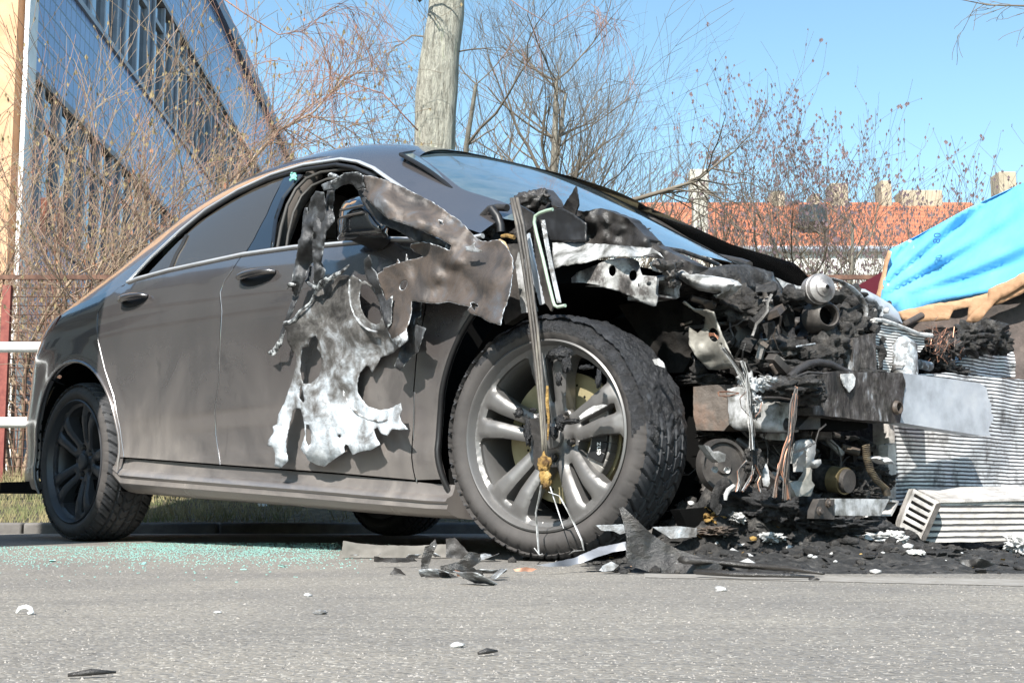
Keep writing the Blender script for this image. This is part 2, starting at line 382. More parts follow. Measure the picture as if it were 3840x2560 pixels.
# ---- trees and shrubs (recursive, one mesh for the wood)
def grow(mb, p, d, r, L, lev, maxlev, spread, kids, wob=.18, up=.1, tips=None, seg=4, taper=.55, minr=.0012):
    p = Vector(p); d = Vector(d).normalized(); pts = [p.copy()]; rs = [r]
    for i in range(seg):
        d = (d + Vector((random.gauss(0, wob), random.gauss(0, wob), random.gauss(0, wob) + up))).normalized()
        p = p + d * L / seg; pts.append(p.copy()); rs.append(max(minr, r * (1 - (1 - taper) * (i + 1) / seg)))
    mb.tube(pts, rs, 7 if r > .06 else (5 if r > .012 else 3), cap=False)
    if lev >= maxlev:
        if tips is not None: tips += pts[1:]
        return
    n = kids if isinstance(kids, int) else kids[min(lev, len(kids) - 1)]
    for k_ in range(n):
        t = random.uniform(.25, 1) if k_ else 1; i = min(seg - 1, int(t * seg)); q = pts[i].lerp(pts[i + 1], t * seg - i) if t < 1 else pts[-1]
        ax = Vector((random.gauss(0, 1), random.gauss(0, 1), random.gauss(0, .6))).normalized()
        nd = (d + ax * spread * random.uniform(.6, 1.2)).normalized()
        grow(mb, q, nd, max(minr, rs[i] * random.uniform(.45, .7)), L * random.uniform(.55, .85), lev + 1, maxlev, spread, kids, wob, up, tips, max(3, seg - 1), taper, minr)
m_bark = M('grey_bark', [(.3, (.13, .12, .10)), (.55, (.24, .22, .18)), (.75, (.36, .34, .28))], 14, .9, bump=1, bscale=14, bd=.03, stretch=(1, 1, .22))
m_trunk = M('furrowed_bark', [(.32, (.17, .16, .13)), (.44, (.42, .41, .34)), (.58, (.6, .59, .5)), (.7, (.46, .48, .33))], 34, .95, bump=1, bscale=44, bd=.09, stretch=(1, 1, .2))
m_twig = M('brown_twig', [(.3, (.085, .07, .055)), (.7, (.19, .16, .12))], 3, .8)
m_twig_tan = M('tan_twig', [(.3, (.15, .085, .065)), (.5, (.30, .23, .155)), (.7, (.36, .22, .18))], 3, .8)
m_twig_red = M('reddish_twig', [(.3, (.2, .1, .07)), (.7, (.36, .22, .17))], 3, .8)
m_bud = M('bud', [(.3, (.2, .16, .08)), (.7, (.38, .3, .16))], 3, .8)
m_seed = M('dry_seed', [(.3, (.10, .075, .10)), (.7, (.24, .17, .17))], 3, .8)
m_catkin = M('catkin', [(.3, (.3, .13, .07)), (.7, (.48, .26, .16))], 3, .8)
def specks(mb, tips, n, size, stretch=1):
    for i in range(n):
        p = random.choice(tips) + Vector((random.gauss(0, 1), random.gauss(0, 1), random.gauss(0, 1))) * size * .6
        s_ = size * random.uniform(.6, 1.3); a = random.random() * 3.14; c_, n_ = math.cos(a) * s_, math.sin(a) * s_
        mb.add([(p.x - c_, p.y - n_, p.z), (p.x, p.y, p.z - s_ * stretch), (p.x + c_ * .8, p.y + n_ * .8, p.z + .2 * s_), (p.x, p.y - s_ * .5, p.z + s_ * stretch)], [(0, 1, 2, 3), (0, 1, 3)])
def zb_(x, y): return bank(x, y) if y > KY + .12 else 0

# main trunk (grey, behind the roof)
def trunk_obj():
    b = MB(); Y = 10.; P = [onW(*q, Y) for q in T(('D', [(985, 1150), (988, 700), (992, 500), (997, 358), (1001, 250), (1010, 130), (1023, 40), (1030, -120), (1050, -500), (1060, -900)]))]
    W = [w_ * Y / 3165 / 2 for w_ in (118, 104, 98, 96, 100, 92, 86, 82, 70, 55)]
    pts = []; rs = []
    for i in range(len(P) - 1):
        for k_ in range(8):
            t = k_ / 8; pts.append(Vector(P[i]).lerp(Vector(P[i + 1]), t)); rs.append(W[i] * (1 - t) + W[i + 1] * t)
    n = 40; vs = []
    for p, r in zip(pts, rs):
        for k_ in range(n):
            a = 6.2832 * k_ / n; rr = r * (1 + .035 * noise.noise(Vector((math.cos(a) * 3, math.sin(a) * 3, p.z * 1.2))) + .05 * noise.noise(Vector((math.cos(a) * 9, math.sin(a) * 9, p.z * 3))) - .04 * abs(noise.noise(Vector((math.cos(a) * 12, math.sin(a) * 12, p.z * 2.2)))))
            vs.append((p.x + math.cos(a) * rr, p.y + math.sin(a) * rr, p.z))
    b.add(vs, [(i * n + k_, i * n + (k_ + 1) % n, (i + 1) * n + (k_ + 1) % n, (i + 1) * n + k_) for i in range(len(pts) - 1) for k_ in range(n)])
    root = empty('tree', (P[0][0], Y, bank(P[0][0], Y)))
    tag(root, 'thick rough grey tree trunk rising right behind the car roof', 'tree')
    o = b.build('trunk', m_trunk, sharp=None); o.parent = root; o.location = -root.location
    c = MB(); tips = []
    # side branches near the top, drooping reddish twigs
    for (u, v, du, dz, L_, r_) in ((972, -2, -.6, .6, .4, .04), (1050, -60, 1, .5, .6, .015), (978, 85, -.9, .1, .3, .008), (1045, 120, .9, .2, .3, .008)):
        p = onW(*T(('D', [(u, v)]))[0], Y)
        grow(c, p, (du, -.3, dz), r_, L_, 0, 4, .7, [4, 3, 3, 3], .2, -.06, tips, 5)
    o = c.build('crown', m_twig, sharp=None); o.parent = root; o.location = -root.location
trunk_obj()
def tree(name, u, v, Y, H, r, label, grp=None, kids=(5, 4, 4, 3), lev=4, spread=.6, stems=1, seedm=None, nseed=0, lean=0, bark=None, twig=None, up=.1, wob=.15, ss=.02, base=None, L0=.42, cat='tree', nm='crown', minr=.003):
    p = onW(*T(('D', [(u, v)]))[0], Y); p = Vector((p[0], Y, bank(p[0], Y) - .05)); root = empty(name, p); tag(root, label, cat, grp)
    a = MB(); b = MB(); tips = []
    for s_ in range(stems):
        dx = random.uniform(-.25, .25) if stems > 1 else lean
        pts = [Vector((0, 0, 0))]; rs = [r]; d = Vector((dx, random.uniform(-.1, .1), 1)).normalized(); rr = r * random.uniform(.7, 1) if s_ else r
        n = 7; q = Vector((random.uniform(-.1, .1) * stems * .5, 0, 0)) if stems > 1 else Vector((0, 0, 0)); pts = [q.copy()]; rs = [rr]
        for i in range(n):
            d = (d + Vector((random.gauss(0, .05), random.gauss(0, .05), .05))).normalized(); q = q + d * H * .75 / n; pts.append(q.copy()); rs.append(rr * (1 - .75 * (i + 1) / n))
        a.tube(pts, rs, 9, cap=False)
        for i in range(1 if base is None else base, n + 1):
            for k_ in range(kids[0]):
                az = random.random() * 6.28; el = random.uniform(.25, .9)
                dd = Vector((math.cos(az), math.sin(az) * .8, el))
                grow(b, pts[i], dd, rs[i] * random.uniform(.35, .6), H * L0 * (1 - .6 * i / n) * random.uniform(.7, 1.1), 1, lev, spread, list(kids), wob, up, tips, 5, .5, minr)
    a.build('trunk', bark or m_bark, root, sharp=None); b.build(nm, twig or m_twig, root, sharp=None)
    if nseed:
        c = MB(); specks(c, tips, nseed, ss, 1.3); tag(c.build('seeds' if seedm is m_seed else 'buds', seedm, root, smooth=False), kind='stuff')
    return root
tree('tree', 1228, 400, 22, 9.0, .14, 'large bare tree with spreading fine twigs, right of the thick trunk', kids=(4, 4, 4, 3), lev=4, spread=.72, stems=2, up=.09, base=1, L0=.35, wob=.09, minr=.0016)
tree('tree', 1075, 400, 19, 7.5, .10, 'slim bare tree close against the right side of the thick trunk', kids=(2, 3, 3, 2), lev=4, spread=.6, stems=1, base=1, lean=-.02, L0=.4)
tree('tree', 1215, 400, 26, 9, .11, 'bare tree standing just behind the large bare tree', kids=(2, 3, 3, 3), lev=4, spread=.6, base=2)
tree('tree', 860, 500, 24, 7.0, .10, 'low bare tree with long drooping twigs left of the thick trunk', kids=(2, 4, 3, 3), lev=4, spread=.8, base=1, up=.0)
tree('tree', 1480, 600, 24, 4.4, .07, 'small bare tree with arching branches in front of the red tiled roof', kids=(2, 3, 3, 3), lev=4, spread=.8, base=1, up=.02)
tree('tree', 1870, 640, 20, 5.3, .10, 'round bare tree full of dark seed clusters over the red roof', kids=(3, 4, 4, 3), lev=4, spread=.7, stems=2, seedm=m_seed, nseed=5500, minr=.002, base=1, up=.10, L0=.5, ss=.02)
tree('tree', 2190, 640, 24, 5.4, .08, 'smaller bare seed laden tree above the blue tarpaulin', kids=(3, 4, 3, 3), lev=4, spread=.65, stems=2, seedm=m_seed, nseed=3000, base=1, up=.10, L0=.5, ss=.024)
# thicket shrubs on the left and right
def shrub(u, Y, H, n, label, grp, twig, budm, nb, spread=.5, r=.021, lev=3, wid=.5, lo=.2, bs=.012, up=.02, kids=(4, 3, 3)):
    p = onW(*T(('D', [(u, 1100)]))[0], Y); p = Vector((p[0], Y, bank(p[0], Y) - .03)); root = empty('shrub', p); tag(root, label, 'shrub', grp)
    a = MB(); tips = []
    for i in range(n):
        az = random.random() * 6.28; s_ = random.random() ** .6 * wid
        d = Vector((math.cos(az) * random.uniform(.1, .75), math.sin(az) * random.uniform(.1, .5), 1))
        grow(a, (math.cos(az) * s_, math.sin(az) * s_ * .6, 0), d, r * random.uniform(.5, 1.1), H * random.uniform(.35, .6), 0, lev, spread, list(kids), .13, up, tips, 6, .5, .0022)
    a.build('stems', twig, root, sharp=None)
    if nb: b = MB(); specks(b, tips, nb, bs, 1.6); tag(b.build('buds', budm, root, smooth=False), kind='stuff')
    return root
GL = 'bare shrubs crowding the fence on the left'
for i, (u, Y, H, n, lab, tw, bm_) in enumerate((
    (20, 10.2, 3.5, 17, 'tall tan shrub at the far left in front of the orange wall', m_twig_tan, m_bud),
    (150, 9.8, 2.9, 17, 'dense tan shrub just right of the leftmost shrub', m_twig_tan, m_bud),
    (290, 11.0, 2.9, 16, 'tall shrub with rusty catkins before the building windows', m_twig_red, m_catkin),
    (330, 9.7, 1.9, 20, 'low tangled tan shrub behind the rear side window', m_twig_tan, m_bud),
    (440, 10.5, 2.1, 16, 'reddish shrub rising above the rear of the car roof', m_twig_red, m_catkin),
    (560, 11.6, 1.9, 15, 'thin tan shrub at the right edge of the left thicket, by the sky', m_twig_tan, m_bud),
    (60, 12.2, 4.0, 11, 'reddish shrub behind the leftmost shrub, reaching the picture top', m_twig_red, m_bud))):
    shrub(u, Y, H, n, lab, GL, tw, bm_, 700, kids=(3, 4, 3), wid=.7, bs=.011)
# branch of a hazel leaning into the sky
def spray(pts, Y, label, name='branch', mat=m_twig_tan, r=.016, n=26, Lk=.5, droop=.02, budm=m_bud, nb=400, grp=None, bs=.01, lev=2):
    P = [Vector(onW(*q, Y)) for q in T(('D', pts))]; root = empty(name, P[0]); tag(root, label, 'branch', grp)
    a = MB(); tips = []; m = len(P); a.tube([p - P[0] for p in P], [r * (1 - .7 * i / (m - 1)) for i in range(m)], 6)
    for i in range(n):
        t = random.uniform(.1, 1) * (m - 1); k_ = min(m - 2, int(t)); p = P[k_].lerp(P[k_ + 1], t - k_) - P[0]; d = (P[k_ + 1] - P[k_]).normalized()
        grow(a, p, d + Vector((random.gauss(0, .7), random.gauss(0, .5), random.gauss(0, .7))), r * .35, Lk * random.uniform(.4, 1.1), 0, lev, .6, [3, 3, 2], .16, droop, tips, 5, .5, .0016)
    a.build('wood', mat, root, sharp=None)
    if nb: b = MB(); specks(b, tips, nb, bs, 1.6); tag(b.build('buds', budm, root, smooth=False), kind='stuff')
spray([(420, 640), (500, 470), (575, 372), (640, 300), (720, 258), (800, 170)], 9.6, 'long twiggy hazel branch arching up against the sky left of the trunk', Lk=.62, n=34)
spray([(430, -60), (560, 30), (640, 80), (700, 70), (760, 20)], 8.8, 'hanging reddish birch twigs at the top, left of the trunk', mat=m_twig_red, r=.006, n=22, Lk=.55, droop=-.22, nb=0)
spray([(960, 300), (880, 215), (800, 190), (730, 240), (640, 300)], 9.4, 'fine reddish twigs drooping beside the left of the trunk', mat=m_twig_red, r=.006, n=20, Lk=.5, droop=-.1, nb=60)
spray([(1120, -40), (1200, 20), (1270, 60), (1400, -30), (1440, 90)], 9.2, 'hanging reddish twigs at the top, right of the trunk', mat=m_twig_red, r=.004, n=8, Lk=.35, droop=-.2, nb=0)
spray([(2440, 20), (2352, 14), (2270, 12), (2190, -4)], 7.5, 'thin bare twig reaching in at the top right corner', mat=m_twig, r=.007, n=9, Lk=.28, droop=-.05, nb=0, lev=1)
spray([(1420, 470), (1520, 440), (1600, 415), (1680, 350)], 14, 'dark bare branch crossing the pale post, above the windscreen', mat=m_twig, r=.03, n=16, Lk=.7, nb=0)
GR = 'reddish shoots between the car and the white building'
for i, (u, H, lab) in enumerate(((1500, .75, 'sparse shrub directly behind the lower end of the windscreen'), (1640, .95, 'upright reddish shrub under the pale post'), (1760, 1.05, 'upright reddish shrub left of the seed laden tree foot'),
                                 (1850, 1.0, 'upright tan shrub in front of the seed laden tree trunk'), (1950, 1.05, 'upright reddish shrub left of the tarpaulin tip'), (2070, 1.05, 'upright reddish shrub behind the blue tarpaulin'), (2220, 1.1, 'upright shrub hidden mostly by the blue tarpaulin'))):
    shrub(u, 11.5 + (i % 3) * .8, H, 18, lab, GR, m_twig_red if i % 2 == 0 else m_twig_tan, m_bud, 500, spread=.3, r=.008, wid=.9, up=.12, kids=(4, 3, 2), bs=.014)

# ---- off-frame trunk shape, added to shade the rear wheel and the ground there
b = MB(); px_, py_ = -2.72, 4.2
b.tube([(px_, py_, -.05), (px_ + .01, py_, .3), (px_, py_ + .01, 1.5), (px_ - .03, py_, 3.2), (px_ - .1, py_, 5)], [.78, .70, .67, .64, .5], 40)
tag(b.build('offframe_shade_trunk', m_trunk, sharp=None), 'unseen grey trunk shape added left of the car to shade its rear', 'tree')

# ---- white rail + rusty mesh fence
m_whitep = M('white_rail_paint', (.8, .8, .78), 6, .45)
rt = empty('guard_rail', (0, 8.0, 0)); tag(rt, 'white two bar metal railing behind the rear of the car', 'railing')
for z in (.62, 1.06):
    k = MB(); k.tube([(-8, 0, z), (-1.4, 0, z)], .032, 14); k.build('rail', m_whitep, rt)
for x in (-7, -5.2, -3.5, -1.45):
    k = MB(); k.tube([(x, .05, 0), (x, .05, 1.1)], .03, 12); k.build('post', m_whitep, rt)
m_rust = M('rusty_mesh', [(.35, (.07, .035, .025)), (.65, (.17, .09, .06))], 20, .85)
m_redpost = M('red_fence_post', [(.35, (.16, .035, .03)), (.65, (.28, .08, .06))], 20, .7)
FY = 9.2; FZ = .14 + .1655 * FY + .0
ft = empty('mesh_fence', (0, FY, 0)); tag(ft, 'rusty wire mesh fence with red posts in front of the shrubs', 'fence')
k = MB()
for i in range(240):
    x = -8 + i * .06; k.tube([(x, 0, .2), (x, 0, FZ)], .0035, 3, cap=False)
for j in range(24): k.tube([(-8, .004, .22 + j * .06), (6.4, .004, .22 + j * .06)], .0035, 3, cap=False)
k.build('wire_mesh', m_rust, ft)
k = MB(); k.box((-.8, 0, FZ + .01), (14.4, .03, .03)); k.build('top_rail', m_rust, ft)
for x in (-3.395, -.9, 1.6, 4.1):
    k = MB(); k.box((x, -.03, FZ / 2 - .05), (.055, .04, FZ)); k.build('post', m_redpost, ft)

# ---- left building: facade running away from the camera
BX0, BS = -4.85, -.0414; BH = 10.0
def fx(Y): return BX0 + BS * Y
bt = empty('office_building', (0, 0, 0)); tag(bt, 'long blue grey tiled office building with projecting windows and an orange end wall', 'building')
m_tile = bpy.data.materials.new('blue_grey_tiles'); m_tile.use_nodes = True; nt = m_tile.node_tree; pb = nt.nodes['Principled BSDF']
co = coords(nt); sx = nt.nodes.new('ShaderNodeSeparateXYZ'); nt.links.new(co, sx.inputs[0]); cx = nt.nodes.new('ShaderNodeCombineXYZ')
nt.links.new(sx.outputs[1], cx.inputs[0]); nt.links.new(sx.outputs[2], cx.inputs[1])
br = nt.nodes.new('ShaderNodeTexBrick'); br.offset = 0; nt.links.new(cx.outputs[0], br.inputs['Vector'])
br.inputs['Color1'].default_value = (.14, .24, .48, 1); br.inputs['Color2'].default_value = (.2, .31, .56, 1); br.inputs['Mortar'].default_value = (.07, .08, .1, 1)
br.inputs['Scale'].default_value = 1; br.inputs['Mortar Size'].default_value = .014; br.inputs['Brick Width'].default_value = .22; br.inputs['Row Height'].default_value = .22
nt.links.new(br.outputs[0], pb.inputs['Base Color']); pb.inputs['Roughness'].default_value = .25
m_frame = M('window_frame', (.25, .25, .27), 5, .5); m_frame_pale = M('pale_window_frame', (.3, .34, .4), 5, .5)
m_win = glass_mat('office_window', (.03, .05, .08), .05); m_win.node_tree.nodes['Principled BSDF'].inputs['Metallic'].default_value = .55
m_win.node_tree.nodes['Principled BSDF'].inputs['Base Color'].default_value = (.34, .52, .8, 1)
m_orange = M('orange_stucco', [(.3, (.52, .3, .17)), (.7, (.66, .42, .26))], 3, .9, bump=.3, bscale=60)
m_purple = M('slate_panel', (.06, .065, .09), 3, .35)
Y0, Y1 = 15.3, 46.
def fbox(mb, ya, yb, z0, z1, out, depth):
    # box along the facade from ya to yb protruding 'out' in +x, 'depth' deep
    xa, xb = fx(ya), fx(yb)
    vs = [(xa - depth, ya, z0), (xa + out, ya, z0), (xb + out, yb, z0), (xb - depth, yb, z0), (xa - depth, ya, z1), (xa + out, ya, z1), (xb + out, yb, z1), (xb - depth, yb, z1)]
    mb.add(vs, [(0, 1, 2, 3), (7, 6, 5, 4), (0, 4, 5, 1), (1, 5, 6, 2), (2, 6, 7, 3), (3, 7, 4, 0)])
k = MB(); fbox(k, Y0, Y1, 0, BH - .1, -.16, 3); k.build('core_wall', m_purple, bt, smooth=False)
k = MB(); fbox(k, Y0 - .25, Y0 - .003, 0, BH - .05, -.12, 1.7); k.build('end_wall', m_orange, bt, smooth=False)
k = MB(); fbox(k, Y0 - .27, Y0 + .05, 0, BH, .02, .03); k.build('corner_strip', m_whitep, bt, smooth=False)
k = MB(); fbox(k, Y0 - .4, Y1, BH, BH + .3, .12, 3.2); k.build('roof_edge', M('dark_roof_edge', (.1, .12, .17), 4, .4), bt, smooth=False)
fl = [(8.4, 9.98), (5.1, 6.5), (1.9, 3.2), (0, .5)]
for z0, z1 in fl:
    k = MB(); fbox(k, Y0 + .06, Y1, z0, z1, 0, .34); k.build('tile_band', m_tile, bt, smooth=False)
for wz0, wz1 in ((6.5, 8.4), (3.2, 5.1), (.5, 1.9)):
    k = MB(); fbox(k, Y0 + .06, Y1, wz1 - .10, wz1 - .02, .05, .1); k.build('sunshade', m_frame, bt, smooth=False)
    k = MB(); fbox(k, Y0 + .06, Y1, wz0 + .002, wz0 + .08, .04, .1); k.build('sill', m_frame_pale, bt, smooth=False)
    y = Y0 + .3
    while y < Y1 - 1.5:
        wdw = 1.5
        k = MB()
        for a_, b_ in ((y, y + .09), (y + .72, y + .79), (y + wdw - .09, y + wdw)): fbox(k, a_, b_, wz0 + .09, wz1 - .11, .03, .10)
        fbox(k, y + .09, y + wdw - .09, wz1 - .55, wz1 - .47, .02, .1)
        fr = k.build('window', m_frame_pale, bt, smooth=False)
        k = MB(); fbox(k, y + .05, y + wdw - .05, wz0 + .1, wz1 - .12, -.03, .05); k.build('pane', m_win, fr, smooth=False)
        k = MB(); fbox(k, y + wdw + .003, y + wdw + .36, wz0 + .09, wz1 - .11, -.004, .1); k.build('panel', m_purple, bt, smooth=False)
        y += wdw + .37

# ---- building beyond on the left, only seen mirrored in the paint and glass
rb = empty('apartment_block', (-17, 4, 0)); tag(rb, 'beige apartment block with rows of windows, seen mirrored in the car windows', 'building')
m_beige = M('beige_facade', [(.3, (.42, .37, .30)), (.7, (.55, .49, .41))], 2, .9)
k = MB(); k.box((-4, 0, 4.2), (8, 44, 8.4)); k.build('wall', m_beige, rb, smooth=False)
m_dwin = glass_mat('dark_window', (.02, .025, .03), .05)
for i in range(11):
    k = MB()
    for j in range(3): k.box((.02, -20 + i * 4, 1.8 + j * 3), (.06, 1.6, 1.6))
    k.build('window_column', m_dwin, rb, smooth=False)
k = MB()
for j in range(3): k.box((.05, 0, .3 + j * 3), (.14, 44, .3))
k.build('floor_band', M('brown_band', (.2, .14, .1), 2, .8), rb, smooth=False)

# ---- red tiled building far behind on the right
RY = 42.
def rz(v): return onW(*T(('D', [(1700, v)]))[0], RY)[2]
def rx(u): return onW(*T(('D', [(u, 560)]))[0], RY)[0]
hb = empty('tiled_house', (0, RY, 0)); tag(hb, 'long white rendered building with a red tiled roof behind the bare shrubs', 'building')
m_tiles = bpy.data.materials.new('red_roof_tiles'); m_tiles.use_nodes = True; nt = m_tiles.node_tree; pb = nt.nodes['Principled BSDF']
wv = nt.nodes.new('ShaderNodeTexWave'); wv.bands_direction = 'Z'; wv.inputs['Scale'].default_value = 1.6; wv.inputs['Distortion'].default_value = .4; nt.links.new(coords(nt), wv.inputs[0])
c1 = ramp(nt, [(0, (.22, .06, .03)), (.3, (.42, .125, .06)), (1, (.48, .16, .08))], wv.outputs[1])
nt.links.new(mixc(nt, .6, c1, ramp(nt, [(.3, (.34, .10, .05)), (.7, (.5, .19, .10))], noise_n(nt, coords(nt), .8, 6)), 'MIX'), pb.inputs['Base Color']); pb.inputs['Roughness'].default_value = .8
xa, xb = rx(1330), rx(2330); ze, zr_ = rz(566), rz(469) * 46.8 / 42
m_render = M('white_render', (.8, .79, .74), 2, .9)
k = MB(); k.box(((xa + xb) / 2, 4.9, ze / 2), (xb - xa, 10.1, ze)); k.build('wall', m_render, hb, smooth=False)
k = MB(); run = 4.8
k.add([(xa - .3, -.2, ze - .1), (xb + .3, -.2, ze - .1), (xb + .3, run, zr_), (xa - .3, run, zr_), (xa - .3, 10.2, ze - .1), (xb + .3, 10.2, ze - .1)], [(0, 1, 2, 3), (3, 2, 5, 4), (0, 3, 4), (1, 5, 2)])
k.build('roof', m_tiles, hb, smooth=False, solid=.12)
k = MB(); k.tube([(xa - .3, -.28, ze - .14), (xb + .3, -.28, ze - .14)], .09, 8); k.build('gutter', m_frame_pale, hb)
for u in range(1380, 2300, 62):
    k = MB(); x = rx(u); k.box((x, -.14, ze - 2.2), (1.15, .1, 1.5)); f_ = k.build('window', m_frame_pale, hb, smooth=False)
    k = MB(); k.box((x, -.18, ze - 2.2), (.95, .06, 1.3)); k.build('pane', m_dwin, f_, smooth=False)
m_pale = M('pale_chimney', [(.3, (.3, .26, .19)), (.7, (.42, .37, .28))], 4, .9)
for u0, u1, v0 in ((1770, 1800, 446), (1905, 1945, 428), (2020, 2044, 422), (2066, 2160, 444), (2290, 2330, 402), (1860, 1880, 452)):
    za = rz(v0) * (RY + run) / RY
    k = MB(); k.box(((rx(u0) + rx(u1)) / 2 * (RY + run) / RY, run, (za + zr_ - .6) / 2), ((rx(u1) - rx(u0)) * 1.1, .9, za - zr_ + .6)); k.build('chimney', m_pale, hb, smooth=False, bevel=.03)
k = MB(); x = rx(1884); k.box((x, 1.5, ze + 1.25), (.9, 1.2, .55)); k.build('skylight', m_dwin, hb, smooth=False)
# pale post
k = MB(); p0 = onW(*T(('D', [(1610, 640)]))[0], 24); zt = onW(*T(('D', [(1609, 392)]))[0], 24)[2]
k.box((0, 0, zt / 2 - .1), (.26, .26, zt + .1)); k.box((-.02, 0, zt - .28), (.33, .3, .55)); 
tag(k.build('concrete_post', M('pale_concrete', [(.3, (.3, .3, .3)), (.5, (.6, .58, .5)), (.7, (.7, .68, .6))], 9, .9, bump=.3), loc=(p0[0], 24, 0), bevel=.02), 'pale square concrete post in front of the red tiled roof', 'post')
# ================================================================ BURNT CAR
car = empty('burnt_car', (Oc[0], Oc[1], 0), math.atan2(Uc[1], Uc[0]))
tag(car, 'dark grey coupe saloon with its whole front end burnt out', 'car')
low_tab = smooth_tab([(.08, .80), (.16, .838), (.22, .862), (.285, .872), (.33, .866), (.40, .866), (.46, .873), (.55, .878), (.66, .884), (.76, .889), (.83, .887), (.90, .874), (.96, .861), (1.0, .848)])
zb_tab = smooth_tab([(-3.75, .70), (-3.55, .80), (-3.3, .875), (-3.0, .93), (-2.7, .97), (-2.34, 1.0), (-2.25, 1.012), (-1.85, 1.01), (-1.5, 1.003), (-1.19, .986), (-.7, .94), (-.28, .884), (.2, .84)])
zr_tab = smooth_tab([(-3.75, .93), (-3.6, .985), (-3.35, 1.05), (-3.05, 1.115), (-2.75, 1.215), (-2.4, 1.36), (-2.05, 1.442), (-1.7, 1.465), (-1.35, 1.450), (-1.06, 1.39), (-.85, 1.305), (-.6, 1.19), (-.35, 1.07), (-.1, .95), (.2, .86)])
up_tab = smooth_tab([(0, 1), (.25, .935), (.5, .855), (.72, .765), (.86, .675), (.945, .55), (.985, .36), (.997, .18), (1.0, 0)])
def plan(x):
    if x > -2.75: return 1
    p = min(1, (-2.75 - x) / .98); return 1 - .5 * p ** 2.6
def flare(x, z):
    r = math.hypot(x + 2.70, z - .325); g = .012 * math.exp(-((r - .40) / .05) ** 2) if r > .3 else 0
    r2 = math.hypot(x, z - .325); return g + (.012 * math.exp(-((r2 - .43) / .05) ** 2))
def Yb(x, z):
    zb = lerp(x, zb_tab)
    if z <= zb:
        zz = z if z < .7 else .7 + (z - .7) * .3 / max(.12, zb - .7); pl = plan(x); pl = 1 - (1 - pl) * min(1, max(.66, .66 + (z - .5) * 1.1))
        return lerp(zz, low_tab) * pl + flare(x, z)
    h = min(1, (z - zb) / (lerp(x, zr_tab) - zb)); return .848 * lerp(h, up_tab) * plan(x)
def onS(u, v):
    d = rayc(u, v); y = -.87; P = None
    for i in range(40):
        P = CAMC + d * ((y - CAMC[1]) / d[1]); ny = -Yb(P[0], P[2]); y += .55 * (ny - y)
    return P
def S2(pts): return [(float(q[0]), float(q[2])) for q in (onS(*p) for p in pts)]
def surf_panel(name, outline, mat, holes=[], parent=car, step=.03, off=0, depth=.016, side=-1, flange=True):
    va, ff, d = cdt(outline, holes, step)
    mb = MB(); nrm = []; vs = []
    for x, z in va:
        y = Yb(x, z); e = .006
        dx = (Yb(x + e, z) - Yb(x - e, z)) / (2 * e); dz = (Yb(x, z + e) - Yb(x, z - e)) / (2 * e)
        n = Vector((-dx, 1, -dz)).normalized(); n = Vector((n.x, n.y * side, n.z)); nrm.append(n)
        vs.append((x, side * (y + off), z))
    mb.add(vs, ff)
    # flanges inward along the boundary
    cnt = {}
    for f in ff:
        for i in range(3):
            k_ = tuple(sorted((f[i], f[(i + 1) % 3]))); cnt[k_] = cnt.get(k_, 0) + 1
    nb = len(vs)
    if flange:
        m = {}; ev = []; ef = []
        for (a, b), c_ in cnt.items():
            if c_ == 1:
                for q in (a, b):
                    if q not in m:
                        m[q] = nb + len(ev); p = vs[q]; ev.append((p[0], p[1] - side * depth, p[2]))
                ef.append((a, b, m[b], m[a]))
        mb.v += ev; mb.f += ef; nrm += [Vector((0, 0, 0))] * len(ev)
    o = mb.build(name, mat, parent, sharp=50)
    me = o.data
    # orient faces outward
    bm = bmesh.new(); bm.from_mesh(me)
    for f in bm.faces:
        if f.index < len(ff) and f.normal.y * side < 0: f.normal_flip()
    bm.to_mesh(me); bm.free()
    me.polygons.foreach_set('use_smooth', [p.index < len(ff) for p in me.polygons])
    try: me.normals_split_custom_set_from_vertices([tuple(n) for n in nrm])
    except Exception as ex: print('normals', ex)
    return o
def arc(cx, cz, r, a0, a1, n=30): return [(cx + r * math.cos(R(a0 + (a1 - a0) * i / n)), cz + r * math.sin(R(a0 + (a1 - a0) * i / n))) for i in range(n + 1)]
G = .0025
# traced lines on the body surface
gapR = S2(T(('q1', [(545, 1330), (475, 1390), (447, 1440), (443, 1500)]), ('q4', [(450, 0), (480, 130), (520, 250), (550, 400), (567, 530)])))
gapM = S2(T(('q1', [(1112, 1170), (1070, 1235), (1030, 1290), (1010, 1345), (1018, 1430), (1010, 1568)]), ('q4', [(1010, 0), (1005, 180), (985, 320), (990, 430), (1010, 565)])))
gapF = S2(T(('D', [(1010, 600), (985, 660), (975, 720), (958, 800), (950, 900), (948, 1000), (955, 1105)])))
sillT = S2(T(('q4', [(530, 531), (1010, 567), (1568, 608)]), ('b1', [(300, 1242), (700, 1278), (890, 1300)])))
belt = S2(T(('q1', [(590, 1296), (640, 1278), (780, 1240), (1120, 1168), (1360, 1134)]), ('a1', [(690, 832), (1320, 775)]), ('D', [(1060, 552), (1110, 542)])))
chrT = S2(T(('q1', [(590, 1296), (700, 1180), (830, 1060), (950, 962), (1100, 872), (1250, 803), (1400, 757), (1568, 732)]), ('q2', [(80, 745), (150, 775), (220, 825), (290, 872), (380, 940), (470, 1020)]), ('D', [(1110, 542)])))
def zline(L, x):
    L2 = sorted(L); return lerp(x, L2)
def xline(L, z):
    L2 = sorted((b, a) for a, b in L); return lerp(z, L2)
xF = gapF[-1][0]
print('gapR', [tuple(round(a, 3) for a in p) for p in gapR]); print('gapM', [tuple(round(a, 3) for a in p) for p in gapM]); print('gapF', [tuple(round(a, 3) for a in p) for p in gapF])
